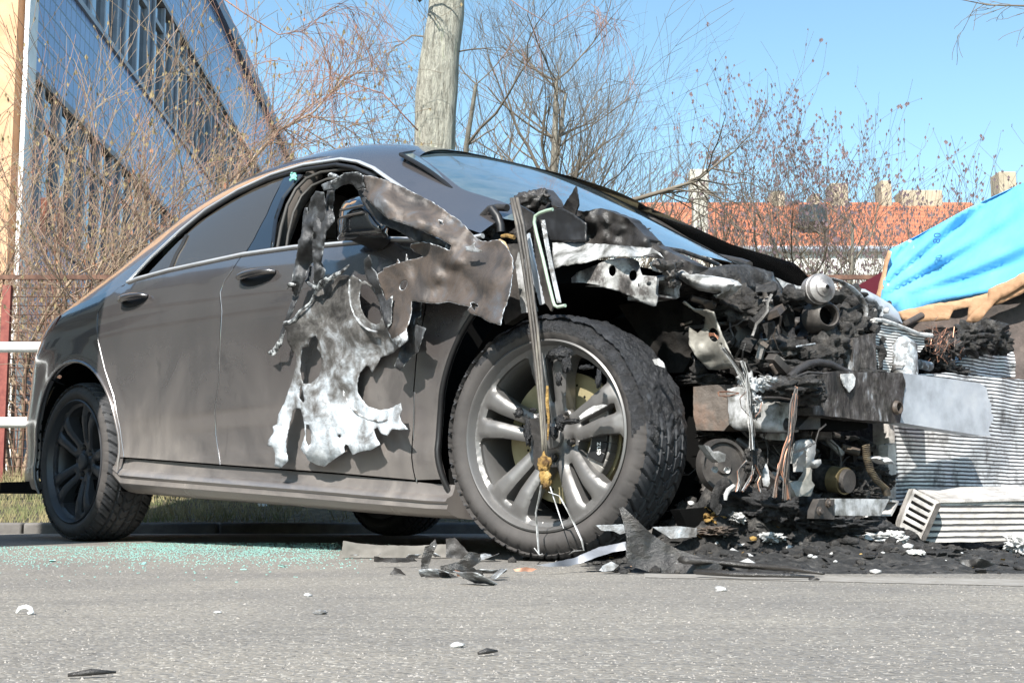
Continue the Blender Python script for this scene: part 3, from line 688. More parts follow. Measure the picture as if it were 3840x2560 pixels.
print('belt', [tuple(round(a, 3) for a in p) for p in belt]); print('chrT', [tuple(round(a, 3) for a in p) for p in chrT]); print('sillT', [tuple(round(a, 3) for a in p) for p in sillT])
AR = .388
def shiftx(L, dx): return [(a + dx, b) for a, b in L]
def bz(x): return zline(belt, x) - .004
# belt line points between two x
def seg(xa, xb, f, n=10): return [(xa + (xb - xa) * i / n, f(xa + (xb - xa) * i / n)) for i in range(n + 1)]
sz = lambda x: zline(sillT, x)
xr = gapR[0][0]; 
gR = [p for p in gapR]; gR[0] = (gR[0][0], bz(gR[0][0]) if gR[0][0] > belt[0][0] else lerp(gR[0][0], zb_tab))
# where the rear gap meets the rear arch
# rear quarter (right and left)
def quarter(side):
    top = [(x, lerp(x, zb_tab)) for x in np.linspace(-3.725, belt[0][0] - .02, 16)] + [(belt[0][0], bz(belt[0][0]))]
    top = [t for t in top if t[0] < gR[0][0]] + [gR[0]]
    g = [p for p in shiftx(gR, -G) if math.hypot(p[0] + 2.70, p[1] - .325) > AR + .012 or p[1] > .7]
    # polygon: rear bottom -> rear edge up -> top -> gap down -> arch back
    a = arc(-2.70, .325, AR, math.degrees(math.atan2(g[-1][1] - .325, g[-1][0] + 2.70)), 196, 34)
    out = [(-3.725, .27)] + [(-3.728, .6)] + top + g[1:] + a + [(-3.1, .205), (-3.4, .225)]
    return out
qo = quarter(-1)
surf_panel('rear_quarter', qo, m_paint, side=-1); surf_panel('rear_quarter', qo, m_paint, side=1)
def edge_glint(L, dx):  # glossy tube added along the door gaps for a bright edge highlight
    k = MB(); k.tube([(x + dx, -Yb(x + dx, z) - .0005, z) for x, z in L[1:]], .0022, 6); k.build('door_edge_glint', m_edge, car)
m_edge = M('edge_glint_paint', (.17, .17, .175), 4, .25, metal=.7, coat=1)
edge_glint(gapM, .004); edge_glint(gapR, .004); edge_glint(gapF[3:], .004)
# rear door
def door_r():
    g = shiftx(gR, G); m = shiftx(gapM, -G)
    m[0] = (m[0][0], bz(m[0][0])); m[-1] = (m[-1][0], sz(m[-1][0]) + .003)
    g2 = [p for p in g if math.hypot(p[0] + 2.70, p[1] - .325) > AR + .02]
    g2[-1] = g2[-1]
    bot = [(g2[-1][0], max(sz(g2[-1][0]) + .003, g2[-1][1] - .02))]
    b2 = seg(g2[-1][0] + .01, m[-1][0] - .01, lambda x: sz(x) + .003, 8)
    t = seg(m[0][0] - .02, g[0][0] + .02, bz, 8)
    return g2 + b2 + list(reversed(m)) + t
rd = door_r(); surf_panel('rear_door', rd, m_paint, side=-1); surf_panel('rear_door', rd, m_paint, side=1)
def door_f():
    m = shiftx(gapM, G); f = shiftx(gapF, -G); m[0] = (m[0][0], bz(m[0][0])); m[-1] = (m[-1][0], sz(m[-1][0]) + .003)
    xt = min(belt[-1][0], f[0][0]); f = [(f[0][0], bz(f[0][0]))] + f[1:]; f[-1] = (f[-1][0], sz(f[-1][0]) + .003)
    return m + seg(m[-1][0] + .02, f[-1][0] - .02, lambda x: sz(x) + .003, 8) + list(reversed(f)) + seg(f[0][0] - .02, m[0][0] + .02, bz, 12)
fd = door_f(); fdo = surf_panel('front_door', fd, m_paint, side=-1); surf_panel('front_door', fd, m_paint, side=1)
FA = .42
def fender_rest():
    f = shiftx(gapF, G); f[-1] = (f[-1][0], sz(f[-1][0]) + .003); zt = .80
    f = [p for p in f if p[1] < zt]; f = [(xline(gapF, zt) + G, zt)] + f
    ax = -math.sqrt(FA**2 - (f[-1][1] - .325)**2)
    a0 = math.degrees(math.atan2(f[-1][1] - .325, ax)) % 360
    a = arc(0, .325, FA, a0, 112, 24)
    return f + a + [(-.10, .775), (-.22, .80)]
fr = fender_rest(); surf_panel('front_fender', fr, m_paint, side=-1)
# sill
sb = S2(T(('D', [(262, 1100), (283, 1132), (420, 1143), (640, 1160), (850, 1178), (1040, 1192)])))
st = [(x, sz(x) - .003) for x in np.linspace(sillT[0][0] - .02, sillT[-1][0] + .045, 20)]
sill = [(sb[0][0], sb[0][1])] + sb[1:] + list(reversed(st))
m_sill = m_paint
def sill_obj(side):
    mb = MB(); n = 24; xs = np.linspace(st[0][0], st[-1][0], n)
    vs = []; prof = [(0, 1.0), (.003, .86), (.010, .70), (.030, .60), (.036, .52), (.026, .44), (.030, .30), (.016, .16), (-.01, .05), (-.05, 0), (-.12, -.02)]
    for x in xs:
        zt = sz(x) - .003; zbm = lerp(x, sorted(sb)); 
        e = min(1, min(x - xs[0], .14) / .14 + .25) 
        for o_, t in prof: vs.append((x - (.02 if x == xs[0] and t < .8 else 0), side * (.848 + o_ * e + .006), zbm + (zt - zbm) * t))
    m = len(prof); fs = [(i * m + j, i * m + j + 1, (i + 1) * m + j + 1, (i + 1) * m + j) for i in range(n - 1) for j in range(m - 1)]
    fs.append(tuple(range(m))); fs.append(tuple(reversed([(n - 1) * m + j for j in range(m)])))
    mb.add(vs, fs); return mb.build('sill', m_paint, car, sharp=28)
sill_obj(-1); sill_obj(1)
# dark inner shell just behind the panels
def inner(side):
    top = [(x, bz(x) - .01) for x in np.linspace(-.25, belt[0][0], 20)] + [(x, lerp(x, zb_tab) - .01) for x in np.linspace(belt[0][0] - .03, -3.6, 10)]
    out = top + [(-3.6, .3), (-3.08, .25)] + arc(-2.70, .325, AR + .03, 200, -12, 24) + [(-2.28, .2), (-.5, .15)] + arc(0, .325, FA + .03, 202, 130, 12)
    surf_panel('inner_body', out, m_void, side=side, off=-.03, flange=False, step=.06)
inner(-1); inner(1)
# wheel wells (rear)
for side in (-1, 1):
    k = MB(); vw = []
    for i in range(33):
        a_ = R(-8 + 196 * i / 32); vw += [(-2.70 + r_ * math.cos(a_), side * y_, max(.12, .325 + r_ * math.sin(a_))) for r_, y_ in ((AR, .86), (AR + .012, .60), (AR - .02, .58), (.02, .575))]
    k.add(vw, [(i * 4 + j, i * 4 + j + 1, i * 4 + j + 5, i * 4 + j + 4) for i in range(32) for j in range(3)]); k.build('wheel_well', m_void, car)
# roof skin and greenhouse sides
def skin():
    xs = [x for x in np.linspace(-3.72, -2.42, 26)] + [x for x in np.linspace(-2.38, -1.06, 30)]
    mb = MB(); n = 22; vs = []
    cl = sorted(set(chrT)); xlo = belt[0][0]
    for x in xs:
        zb = lerp(x, zb_tab); zr = lerp(x, zr_tab); zl = zline(cl, x) + .004 if x > xlo else zb
        hl = max(0, (zl - zb) / (zr - zb)); ys = []
        a0 = hl
        for i in range(n + 1):
            t = i / n; h = a0 + (1 - a0) * (1 - (1 - t) ** 2.2)
            y_ = -.848 * lerp(h, up_tab) * plan(x)
            if x > -1.5:
                x2 = x + (x + 1.5) / .44 * .17 * min(1, abs(y_) / .56) ** 2.2; zb2 = lerp(x2, zb_tab); zr2 = lerp(x2, zr_tab)
                hl2 = max(0, (zline(cl, x2) + .004 - zb2) / (zr2 - zb2)); h2 = hl2 + (1 - hl2) * (1 - (1 - t) ** 2.2); ys.append((x2, -.848 * lerp(h2, up_tab), zb2 + (zr2 - zb2) * h2))
            else: ys.append((x, y_, zb + (zr - zb) * h))
        row = ys + [(xx, -y, z) for xx, y, z in reversed(ys[:-1])]
        vs += row
    m = 2 * n + 1
    mb.add(vs, [(i * m + j, i * m + j + 1, (i + 1) * m + j + 1, (i + 1) * m + j) for i in range(len(xs) - 1) for j in range(m - 1)])
    return mb.build('roof', m_paint, car, sharp=60)
skin()
# A pillars: strip of the same surface between chrome line and windscreen edge
wsN = T(('D', [(905, 344), (935, 356), (965, 380), (1000, 410), (1030, 436), (1060, 458), (1100, 473), (1150, 484)]))
wsN3 = [onS(*p) for p in wsN]
print('ws edge', [tuple(np.round(p, 3)) for p in wsN3])
def ws_edge_y(x): return -lerp(x, sorted((float(p[0]), float(-p[1])) for p in wsN3))
for side in (-1, 1):
    mb = MB(); vs = []; n = 9; xs = np.linspace(-1.08, -.3, 26)
    for x in xs:
        zb = lerp(x, zb_tab); zr = lerp(x, zr_tab); zl = zline(sorted(set(chrT)), x) + .004; hl = max(0, (zl - zb) / (zr - zb))
        ye = min(-ws_edge_y(x) - .03, .66); 
        hh = hl
        for q in np.linspace(hl, 1, 200):
            if .848 * lerp(q, up_tab) < ye: hh = q; break
        hh = max(hh, hl + .06)
        for i in range(n + 1):
            h = hl + (hh - hl) * i / n; vs.append((x, side * .848 * lerp(h, up_tab), zb + (zr - zb) * h))
    mb.add(vs, [(i * (n + 1) + j, i * (n + 1) + j + 1, (i + 1) * (n + 1) + j + 1, (i + 1) * (n + 1) + j) for i in range(len(xs) - 1) for j in range(n)])
    mb.build('windscreen_pillar', m_paint, car, sharp=60)
# windscreen
m_wind = glass_mat('windscreen_glass', (.05, .10, .13), .03, 0, .35)
mb = MB(); vs = []; nx, ny = 34, 40
for i in range(nx + 1):
    for j in range(ny + 1):
        s_ = -1 + 2 * j / ny; t = i / nx
        yw = (.62 + .06 * t) if s_ < 0 else (.60 + .03 * t); xt = -1.06 + .13 * abs(s_) ** 2.2; xb_ = -.20 - .28 * abs(s_) ** 2.2
        x = xt + (xb_ - xt) * t; 
        zt = 1.384 - (.13 if s_ > 0 else .10) * abs(s_) ** 2.4; zb2 = .93 + (.03 if s_ > 0 else .075) * abs(s_) ** 2
        z = zt + (zb2 - zt) * t + (0 if s_ > 0 else .02 * abs(s_)) * math.sin(math.pi * t)
        vs.append((x, s_ * yw, z))
mb.add(vs, [(i * (ny + 1) + j, i * (ny + 1) + j + 1, (i + 1) * (ny + 1) + j + 1, (i + 1) * (ny + 1) + j) for i in range(nx) for j in range(ny)])
mb.build('windscreen', m_wind, car, sharp=None)
def edgeline(s_, r, mat, name, yo=.0, zo=.0):
    P = [vs[i * (ny + 1) + (ny if s_ > 0 else 0)] for i in range(0, nx + 1)]
    k = MB(); k.tube([(p[0], p[1] + yo, p[2] + zo) for p in P], r, 8); k.build(name, mat, car)
edgeline(-1, .007, m_black, 'windscreen_seal'); edgeline(1, .010, m_soot, 'windscreen_seal')
P = [vs[j] for j in range(ny + 1)]; k = MB(); k.tube([(p[0] - .004, p[1], p[2] + .002) for p in P], .005, 8); k.build('windscreen_seal', m_black, car)
# side glass
m_sg = glass_mat('tinted_side_glass', (.6, .53, .44), .02, .93); m_sg.node_tree.nodes['Principled BSDF'].inputs['IOR'].default_value = 1.03; m_sg.node_tree.nodes['Principled BSDF'].inputs['Coat IOR'].default_value = 1.7
chs = sorted(set(chrT))
rg = S2(T(('q1', [(655, 1268), (770, 1236), (1060, 1176), (1112, 1160), (1150, 1100), (1210, 985), (1262, 870), (1290, 815), (1245, 828), (1150, 868), (1020, 940), (900, 1020), (790, 1125)])))
for s_ in (-1, 1): surf_panel('side_window', rg, m_sg, side=s_, off=-.012, flange=False)
bp = S2(T(('q1', [(1120, 1162), (1158, 1100), (1218, 985), (1270, 870), (1297, 812), (1345, 800), (1372, 800), (1340, 835), (1285, 905), (1250, 1000), (1232, 1140)])))
m_gloss = M('gloss_black_trim', (.01, .011, .013), 5, .05, coat=1)
for s_ in (-1, 1): surf_panel('door_pillar', bp, m_gloss, side=s_, off=-.008)
k = MB(); qd = S2(T(('q1', [(775, 1232), (800, 1170), (830, 1120), (850, 1078)]))); k.tube([(x, -Yb(x, z) + .006, z) for x, z in qd], .008, 6, flat=.5); k.build('window_divider', m_black, car)
def strip(L, r, mat, name, off=0, flat=.5, side=-1, n=10):
    P = []
    for x, z in L: P.append((x, side * (Yb(x, z) + off), z))
    k = MB(); k.tube(P, r, n, flat=flat); return k.build(name, mat, car)
for s_ in (-1, 1):
    strip([p for p in belt], .009, m_chrome, 'belt_trim', .002, .8, s_)
    strip([(x, z) for x, z in chrT[:-1]], .009, m_chrome, 'window_trim', .0, .8, s_)
strip([(x - .004, z - .022) for x, z in chrT[2:-2]], .009, m_black, 'window_seal', -.006, .9)
# front window rubber frame (open window)
m_rubtrim = M('grey_window_rubber', [(.3, (.03, .028, .026)), (.7, (.055, .052, .047))], 6, .6)
fw = S2(T(('q1', [(1245, 1135), (1262, 1040), (1290, 940), (1330, 865), (1380, 815), (1450, 785), (1568, 770)]), ('q2', [(80, 780), (140, 800)])))
strip(fw, .006, m_rubtrim, 'window_channel', -.026, 1); strip([(x + .028, z - .03) for x, z in fw[:7]], .005, m_rubtrim, 'window_channel', -.05, 1)
# teal glass crumbs left in the window corner
k = MB()
for i in range(26):
    p = onS(*T(('q1', [(1352 + random.gauss(0, 9), 812 + random.gauss(0, 7))]))[0]); k.blob((p[0], p[1] - .004, p[2]), (.005, .005, .005), .5, 1)
m_teal = glass_mat('teal_glass', (.25, .6, .52), .15); m_teal.node_tree.nodes['Principled BSDF'].inputs['Metallic'].default_value = 0
k.build('broken_glass', m_teal, car)
# interior: floor, seats, dash, far inner trim
m_trim = M('cabin_fabric', [(.3, (.035, .03, .027)), (.7, (.07, .06, .052))], 8, .85, bump=.2)
k = MB(); k.box((-1.7, 0, .28), (2.6, 1.5, .06)); k.build('cabin_floor', m_void, car)
for y in (-.38, .38):
    k = MB(); k.tube([(-1.18, y, .50), (-1.42, y, .60), (-1.55, y, .85), (-1.62, y, 1.08)], [.17, .2, .2, .15], 14, flat=.75); o = k.build('seat', m_trim, car)
    k = MB(); k.blob((-1.64, y, 1.22), (.05, .13, .09), .02, 3); k.build('headrest', m_trim, o)
k = MB(); k.tube([(-2.3, -.6, .95), (-2.3, .6, .95)], .16, 14); k.build('rear_seat', m_trim, car)
k = MB(); k.tube([(-.55, -.64, .84), (-.55, .64, .84)], .09, 14, flat=1.2); k.build('dashboard', m_void, car)
k = MB(); k.tube([(-1.50, -.74, .5), (-1.52, -.72, 1.0), (-1.48, -.66, 1.2), (-1.44, -.60, 1.32)], [.04, .035, .03, .03], 10); k.build('cabin_pillar', m_trim, car)
# floor pan, rear closure
k = MB(); k.box((-1.9, 0, .22), (3.3, 1.64, .05)); k.build('floor_pan', m_void, car)
vs2 = []; mb = MB(); zs = [.27, .4, .5, .6, .69, .9]
for z in zs: vs2 += [(-3.72, (-1 + i / 4) * (Yb(-3.722, z) - .004), z) for i in range(9)]
mb.add(vs2, [(i * 9 + j, i * 9 + j + 1, (i + 1) * 9 + j + 1, (i + 1) * 9 + j) for i in range(5) for j in range(8)]); mb.build('rear_bumper', m_paint, car)
# tail lamp edge (red sliver)
tl = S2(T(('D', [(92, 778), (105, 758), (120, 740), (140, 724), (128, 745), (112, 764), (100, 780)])))
surf_panel('tail_lamp', tl, M('red_lamp', (.16, .015, .015), 4, .15, coat=1), off=.003, step=.02)
# rear bumper seam + arch lip
strip(S2(T(('D', [(62, 852), (120, 872), (148, 884)]))), .003, m_void, 'bumper_seam', .0, 1)
strip(arc(-2.70, .325, AR + .004, 200, -8, 40), .006, m_paint, 'arch_lip', .002, 1)
strip(arc(0, .325, FA + .002, 205, 112, 40), .009, m_black, 'arch_liner_edge', -.004, 1)
# door handles
def handle(cx, cy, w_, h_):
    (x0, z0), = S2(T(('D', [(cx, cy)])))
    out = [(x0 + w_ * math.cos(t), z0 + h_ * math.sin(t) * (1 - .15 * math.cos(t))) for t in np.linspace(0, 6.283, 28)[:-1]]
    rec = surf_panel('handle_recess', out, m_black, off=.0015, step=.01, depth=.004)
    k = MB(); P = []
    for t in np.linspace(-1, 1, 13):
        x = x0 + t * w_ * .98; z = z0 + h_ * .32 - .004 * t * t; P.append((x, -(Yb(x, z) + .03 * (1 - t * t) ** .5 + .002), z))
    k.tube(P, [.009 + .009 * math.sqrt(max(0, 1 - t * t)) for t in np.linspace(-1, 1, 13)], 12, flat=.75)
    k.build('door_handle', m_paint_h, rec)
m_paint_h = M('handle_paint', (.085, .08, .082), 5, .22, metal=.6, coat=1)
handle(310, 689, .105, .028); handle(593, 636, .108, .029)
# mirror (behind the torn steel)
P0 = onS(*T(('D', [(905, 520)]))[0]); k = MB()
mo = T(('a1', [(1005, 350), (930, 375), (860, 405), (825, 460), (800, 540), (785, 640), (785, 760), (810, 788), (900, 792), (1050, 788), (1180, 782), (1290, 765), (1300, 640), (1200, 480), (1080, 380)]))
va, ff, dd = cdt(mo, [], 12)
vsm = [tuple(onY(u, v, -.90 - .085 * math.sqrt(max(0, 1 - (1 - min(d / 60, 1)) ** 2)))) for (u, v), d in zip(va, dd)]
k.add(vsm, ff); mir = k.build('door_mirror', m_gloss, car, sharp=None)
k = MB(); 
for yy in (470, 540):
    A = T(('a1', [(828, yy + 25), (930, yy), (1050, yy - 25)])); k.tube([tuple(onY(u, v, -.988)) for u, v in A], .004, 6)
k.build('mirror_groove', m_soot, mir)
k = MB(); k.tube([(-.72, -.86, .93), (-.72, -.96, .95)], .05, 10, flat=.5); k.build('mirror_foot', m_black, mir)

# ---------------------------------------------------------------- wheels
def make_tyre(name, parent, burnt=False):
    NT, NW = 560, 44; Ro, wd = .3185, .1125; mb = MB(); vs = []
    prof = []
    # sidewall outer -> tread -> sidewall inner ; (r, y, isTread)
    for i in range(9):
        t = i / 8; prof.append((.241 + .062 * t, -.092 - .022 * math.sin(math.pi * min(1, t * .95)) + .004 * t, 0))
    for i in range(NW + 1):
        s_ = -1 + 2 * i / NW; prof.append((Ro - .012 * abs(s_) ** 5, s_ * wd * .93, 1))
    for i in range(9):
        t = 1 - i / 8; prof.append((.241 + .062 * t, .092 + .022 * math.sin(math.pi * t * .95), 0))
    m = len(prof); NB = 46
    for k_ in range(NT):
        th = 2 * math.pi * k_ / NT; ct, sn = math.cos(th), math.sin(th)
        for r, y, tr in prof:
            g = 0
            if tr:
                a = abs(y)
                if abs(a - .022) < .004 or abs(a - .056) < .004: g = .010
                ph = (th * NB / 6.28318 + (y * 16 if a > .058 else -y * 22 * (1 if y > 0 else -1))) % 1
                if ph < (.14 if a > .058 else .11): g = max(g, .0085)
                elif a > .058 and abs(ph - .58) < .05: g = max(g, .0025)
                if a > .1: g *= .8
            elif r > .285:
                ph = (th * NB / 6.28318 + (y * 16)) % 1
                if ph < .16: g = .003
            rr = r - g; yy = y
            if burnt:
                up = max(0, math.sin(th + .0) * .9 + math.cos(th) * .45); up = min(1, max(0, (up - .22) * 2.2))
                if r > .25:
                    nz = noise.fractal(Vector((ct * r * 26, y * 26, sn * r * 26)), 1, 2, 5); nz2 = noise.noise(Vector((ct * r * 90, y * 90, sn * r * 90)))
                    rr = (1 - up) * rr + up * (r - .004 + .0065 * nz + .003 * nz2) if tr else rr + up * .004 * nz2
                    if not tr: yy = y - up * (.006 * nz + .002 * nz2) * (1 if y < 0 else -1)
                rr += 0
            vs.append((ct * rr, yy, sn * rr))
    mb.add(vs, [(k_ * m + i, k_ * m + i + 1, ((k_ + 1) % NT) * m + i + 1, ((k_ + 1) % NT) * m + i) for k_ in range(NT) for i in range(m - 1)])
    o = mb.build(name, [m_rubber, m_rubber_dusty, m_char_rubber], parent, sharp=35)
    idx = []
    for k_ in range(NT):
        th = 2 * math.pi * k_ / NT; up = math.sin(th) * .9 + math.cos(th) * .45
        for i in range(m - 1):
            nz = noise.noise(Vector((math.cos(th) * 5, i * .2, math.sin(th) * 5))) * .35
            if burnt and up + nz > .45 and i > 2: idx.append(2)
            else: idx.append(1 if i < 9 else 0)
    o.data.polygons.foreach_set('material_index', idx); return o
def dish(r):
    return lerp(r, [(0, .042), (.05, .044), (.075, .038), (.12, .024), (.16, .013), (.20, .010), (.222, .016), (.234, .018), (.25, .004)])
def make_rim(name, parent, mat, rot):
    w0 = .0275
    def hw(r): return lerp(r, [(.05, .033), (.09, .039), (.15, .048), (.20, .062), (.24, .078)])
    def window(k_):
        a0, a1 = R(rot + 72 * k_), R(rot + 72 * (k_ + 1)); out = []
        rs = np.linspace(.080, .214, 12)
        A = [(r, a0 + math.asin(min(.95, hw(r) / r))) for r in rs]; B = [(r, a1 - math.asin(min(.95, hw(r) / r))) for r in rs]
        A = [q for q, p in zip(A, B) if p[1] - q[1] > .03]; B = B[-len(A):]
        top = [(.2215, A[-1][1] + (B[-1][1] - A[-1][1]) * t) for t in np.linspace(.08, .92, 12)]
        return [(r * math.cos(a), r * math.sin(a)) for r, a in A + top + B[::-1]]
    def slot(k_):
        a = R(rot + 72 * k_); out = []
        for r, h_ in ((.088, .003), (.092, .006), (.13, .008), (.17, .0105), (.2, .014), (.209, .011)): out.append((r, h_))
        c_, s_ = math.cos(a), math.sin(a); pts = [(r, h_) for r, h_ in out] + [(r, -h_) for r, h_ in reversed(out)]
        return [(x * c_ - y * s_, x * s_ + y * c_) for x, y in pts]
    outl = [(.238 * math.cos(t), .238 * math.sin(t)) for t in np.linspace(0, 2 * math.pi, 120)[:-1]]
    bolts = []
    for k_ in range(5):
        a = R(rot + 36 + 72 * k_); cx, cy = .056 * math.cos(a), .056 * math.sin(a); bolts.append([(cx + .0115 * math.cos(t), cy + .0115 * math.sin(t)) for t in np.linspace(0, 2 * math.pi, 13)[:-1]])
    holes = [window(k_) for k_ in range(5)] + [slot(k_) for k_ in range(5)] + bolts
    va, ff, d = cdt(outl, holes, .0065)
    rr = np.hypot(va[:, 0], va[:, 1]); vs = []
    for (x, z), r, q in zip(va, rr, d):
        e = min(q / .016, 1); y = -.098 + dish(r) + (.009 * (1 - e) ** 1.6 if r < .23 else 0)
        vs.append((x, y, z))
    n = len(vs); mb = MB(); mb.add(vs, [f for f in ff])
    cnt = {}
    for f in ff:
        for i in range(3):
            kk = (f[i], f[(i + 1) % 3]); cnt[kk] = 1
    bd = [(a, b) for a, b in cnt if (b, a) not in cnt]; mp = {}; ev = []
    for a, b in bd:
        for q in (a, b):
            if q not in mp: mp[q] = n + len(ev); x, y, z = vs[q]; ev.append((x, y + (.045 if math.hypot(x, z) < .23 else .004), z))
    mb.v += ev; mb.f += [(a, b, mp[b], mp[a]) for a, b in bd]
    mb.lathe([(.2365, -.082), (.243, -.096), (.2475, -.1), (.2475, -.104), (.243, -.107), (.239, -.103), (.232, -.076), (.219, -.06), (.214, -.02), (.212, .03), (.214, .10), (.24, .105)], n=96)
    mb.lathe([(.034, -.060), (.033, -.068), (.026, -.072), (.0, -.073)], n=32)
    o = mb.build(name, mat, parent, sharp=42)
    bm = bmesh.new(); bm.from_mesh(o.data); bmesh.ops.recalc_face_normals(bm, faces=bm.faces); bm.to_mesh(o.data); bm.free()
    k = MB()
    for k_ in range(5):
        a = R(rot + 36 + 72 * k_); k.lathe([(.0085, -.045), (.0085, -.062), (0, -.063)], (.056 * math.cos(a), 0, .056 * math.sin(a)), 'y', 6)
    k.build('wheel_bolt', m_soot, o, smooth=False); return o
def make_wheel(rot, rimmat, burnt):
    wt = empty('wheel', (0, 0, 0), parent=car)
    make_tyre('tyre', wt, burnt); make_rim('rim', wt, rimmat, rot)
    k = MB(); prof = [(.06, .0), (.172, .0), (.172, .022), (.06, .022)]
    k.lathe(prof, n=64, closed=True); k.lathe([(.0, -.03), (.07, -.03), (.078, -.02), (.08, .0)], n=40)
    dsk = k.build('brake_disc', m_disc, wt, sharp=30)
    k = MB()
    for i in range(24):
        a = i * 6.2832 / 24; r = .10 + .02 * (i % 3); k.lathe([(.0035, -.0012), (0, -.0013)], (r * math.cos(a), 0, r * math.sin(a)), 'y', 8)
    k.build('vent_hole', m_void, dsk)
    return wt
wf = make_wheel(18, m_rim, True); wf.location = (0, -.795, .318); wf.rotation_euler = (R(-1.5), 0, R(12))
wr = make_wheel(-4, m_rim_shaded, False); wr.location = (-2.70, -.775, .318)
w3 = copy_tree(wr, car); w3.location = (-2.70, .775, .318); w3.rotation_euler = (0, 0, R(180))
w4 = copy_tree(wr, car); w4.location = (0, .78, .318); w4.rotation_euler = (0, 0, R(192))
# caliper of the front wheel (with its lettering)
k = MB()
for i in range(9):
    a = R(-34 + 62 * i / 8)
    k.box((.135 * math.cos(a), -.022, .135 * math.sin(a)), (.062, .038, .024), Vector((0, 0, 1)).rotation_difference(Vector((-math.sin(a), 0, math.cos(a)))))
cal = k.build('brake_caliper', M('caliper_grey', [(.3, (.16, .15, .14)), (.7, (.34, .33, .31))], 12, .5, metal=.4, bump=.3), wf, bevel=.004)
k = MB(); a = R(-12)
for i in range(3):
    a = R(-22 + 10 * i); k.box((.137 * math.cos(a), -.045, .137 * math.sin(a)), (.046, .012, .026), Vector((0, 0, 1)).rotation_difference(Vector((-math.sin(a), 0, math.cos(a)))))
k.build('caliper_cover', m_black, cal, bevel=.002)
tc = bpy.data.curves.new('caliper_lettering', 'FONT'); tc.body = 'enz'; tc.size = .024; tc.extrude = .0005
to = bpy.data.objects.new('tmp', tc); C.objects.link(to); dg = bpy.context.evaluated_depsgraph_get()
tm = bpy.data.meshes.new_from_object(to.evaluated_get(dg)); bpy.data.objects.remove(to)
lt = bpy.data.objects.new('caliper_lettering', tm); C.objects.link(lt); lt.parent = cal; tm.materials.append(m_whitep)
lt.location = (.142, -.053, -.052); lt.rotation_euler = (R(90), R(-90), 0)
# ---------------------------------------------------------------- traced sheets at their own depth
def ell(t, cx, cy, rx_, ry_, n=16, rot=0):
    c_, s_ = math.cos(rot), math.sin(rot)
    return T((t, [(cx + rx_ * math.cos(a) * c_ - ry_ * math.sin(a) * s_, cy + rx_ * math.cos(a) * s_ + ry_ * math.sin(a) * c_) for a in np.linspace(0, 2 * math.pi, n + 1)[:-1]]))
def rough_line(L, amp, seg=9):
    out = []
    for i in range(len(L)):
        a, b = np.array(L[i], float), np.array(L[(i + 1) % len(L)], float); l_ = np.linalg.norm(b - a); n = max(1, int(l_ / seg))
        nr = np.array([-(b - a)[1], (b - a)[0]]) / max(l_, 1e-6)
        for k_ in range(n): out.append(tuple(a + (b - a) * k_ / n + nr * (random.uniform(-amp, amp) if k_ else 0)))
    return out
def sheet(name, outline, mat, plane='Y', base=-.885, ctrl=None, holes=(), step=9, thick=.002, crumple=.004, cs=9, fine=.0012, rag=1.5, parent=car, back=0, seed=0, edgepx=22, bulge=0):
    """outline in photo pixels, projected on a plane of the car; ctrl = [(zoom, x, y, offset towards outside)]"""
    ol = rough_line(outline, rag, step) if rag else outline
    va, ff, d = cdt(ol, [rough_line(h, rag * .5, step) if rag else h for h in holes], step)
    if ctrl:
        cxy = np.array([T((c[0], [(c[1], c[2])]))[0] for c in ctrl]); cv = np.array([c[3] for c in ctrl])
    vs = []
    for (u, v), q in zip(va, d):
        off = 0
        if ctrl:
            w_ = 1 / (((cxy - (u, v)) ** 2).sum(1) + 1300) ** 1.7; off = float((w_ * cv).sum() / w_.sum())
        off += bulge * math.sqrt(max(0, 1 - (1 - min(q / 40, 1)) ** 2))
        P0 = onY(u, v, base) if plane == 'Y' else (onX(u, v, base) if plane == 'X' else onW(u, v, base))
        nz = noise.fractal(Vector(P0) * cs + Vector((seed, 0, 0)), 1, 2, 3) * crumple + noise.noise(Vector(P0) * 70) * fine
        off += nz
        P = onY(u, v, base - off) if plane == 'Y' else (onX(u, v, base + off) if plane == 'X' else onW(u, v, base - off))
        vs.append(tuple(P))
    if back:
        n = len(vs); dv = {'Y': (0, back, 0), 'X': (-back, 0, 0), 'W': (0, back, 0)}[plane]
        cnt = {}
        for f in ff:
            for i in range(3): cnt[(f[i], f[(i + 1) % 3])] = 1
        bd = [(a, b) for a, b in cnt if (b, a) not in cnt]
        vs2 = vs + [(p[0] + dv[0], p[1] + dv[1], p[2] + dv[2]) for p in vs]
        fs = ff + [tuple(n + i for i in reversed(f)) for f in ff] + [(b, a, n + a, n + b) for a, b in bd]
        mb = MB(); mb.add(vs2, fs); o = mb.build(name, mat, parent, sharp=50); dd = list(d) + list(d)
    else:
        mb = MB(); mb.add(vs, ff); o = mb.build(name, mat, parent, sharp=None, solid=thick); dd = d
    if len(o.data.vertices) == len(dd): set_attr(o.data, 'edge', [min(1, q / edgepx) for q in dd])
    return o
def ptube(name, seq, plane, base, rpx, mat, parent=car, n=8, flat=1, wob=0, mb=None):
    """tube along photo pixels; rpx radius in photo pixels at that depth; base may be list"""
    pts = T(*seq); P = []; m = len(pts)
    for i, (u, v) in enumerate(pts):
        b_ = base[i] if hasattr(base, '__len__') else base
        p = onY(u, v, b_) if plane == 'Y' else (onX(u, v, b_) if plane == 'X' else onW(u, v, b_)); P.append(p + (np.random.randn(3) * wob if wob else 0))
    dist = abs((P[0] - CAMC)[0]) if False else np.linalg.norm(P[0] - (CAMC if plane != 'W' else np.array([0, 0, CH])))
    rr = [q * dist / FS for q in rpx] if hasattr(rpx, '__len__') else rpx * dist / FS
    own = mb is None; k = mb or MB(); k.tube([tuple(p) for p in P], rr, n, flat=flat)
    if own: return k.build(name, mat, parent)
np.random.seed(5)
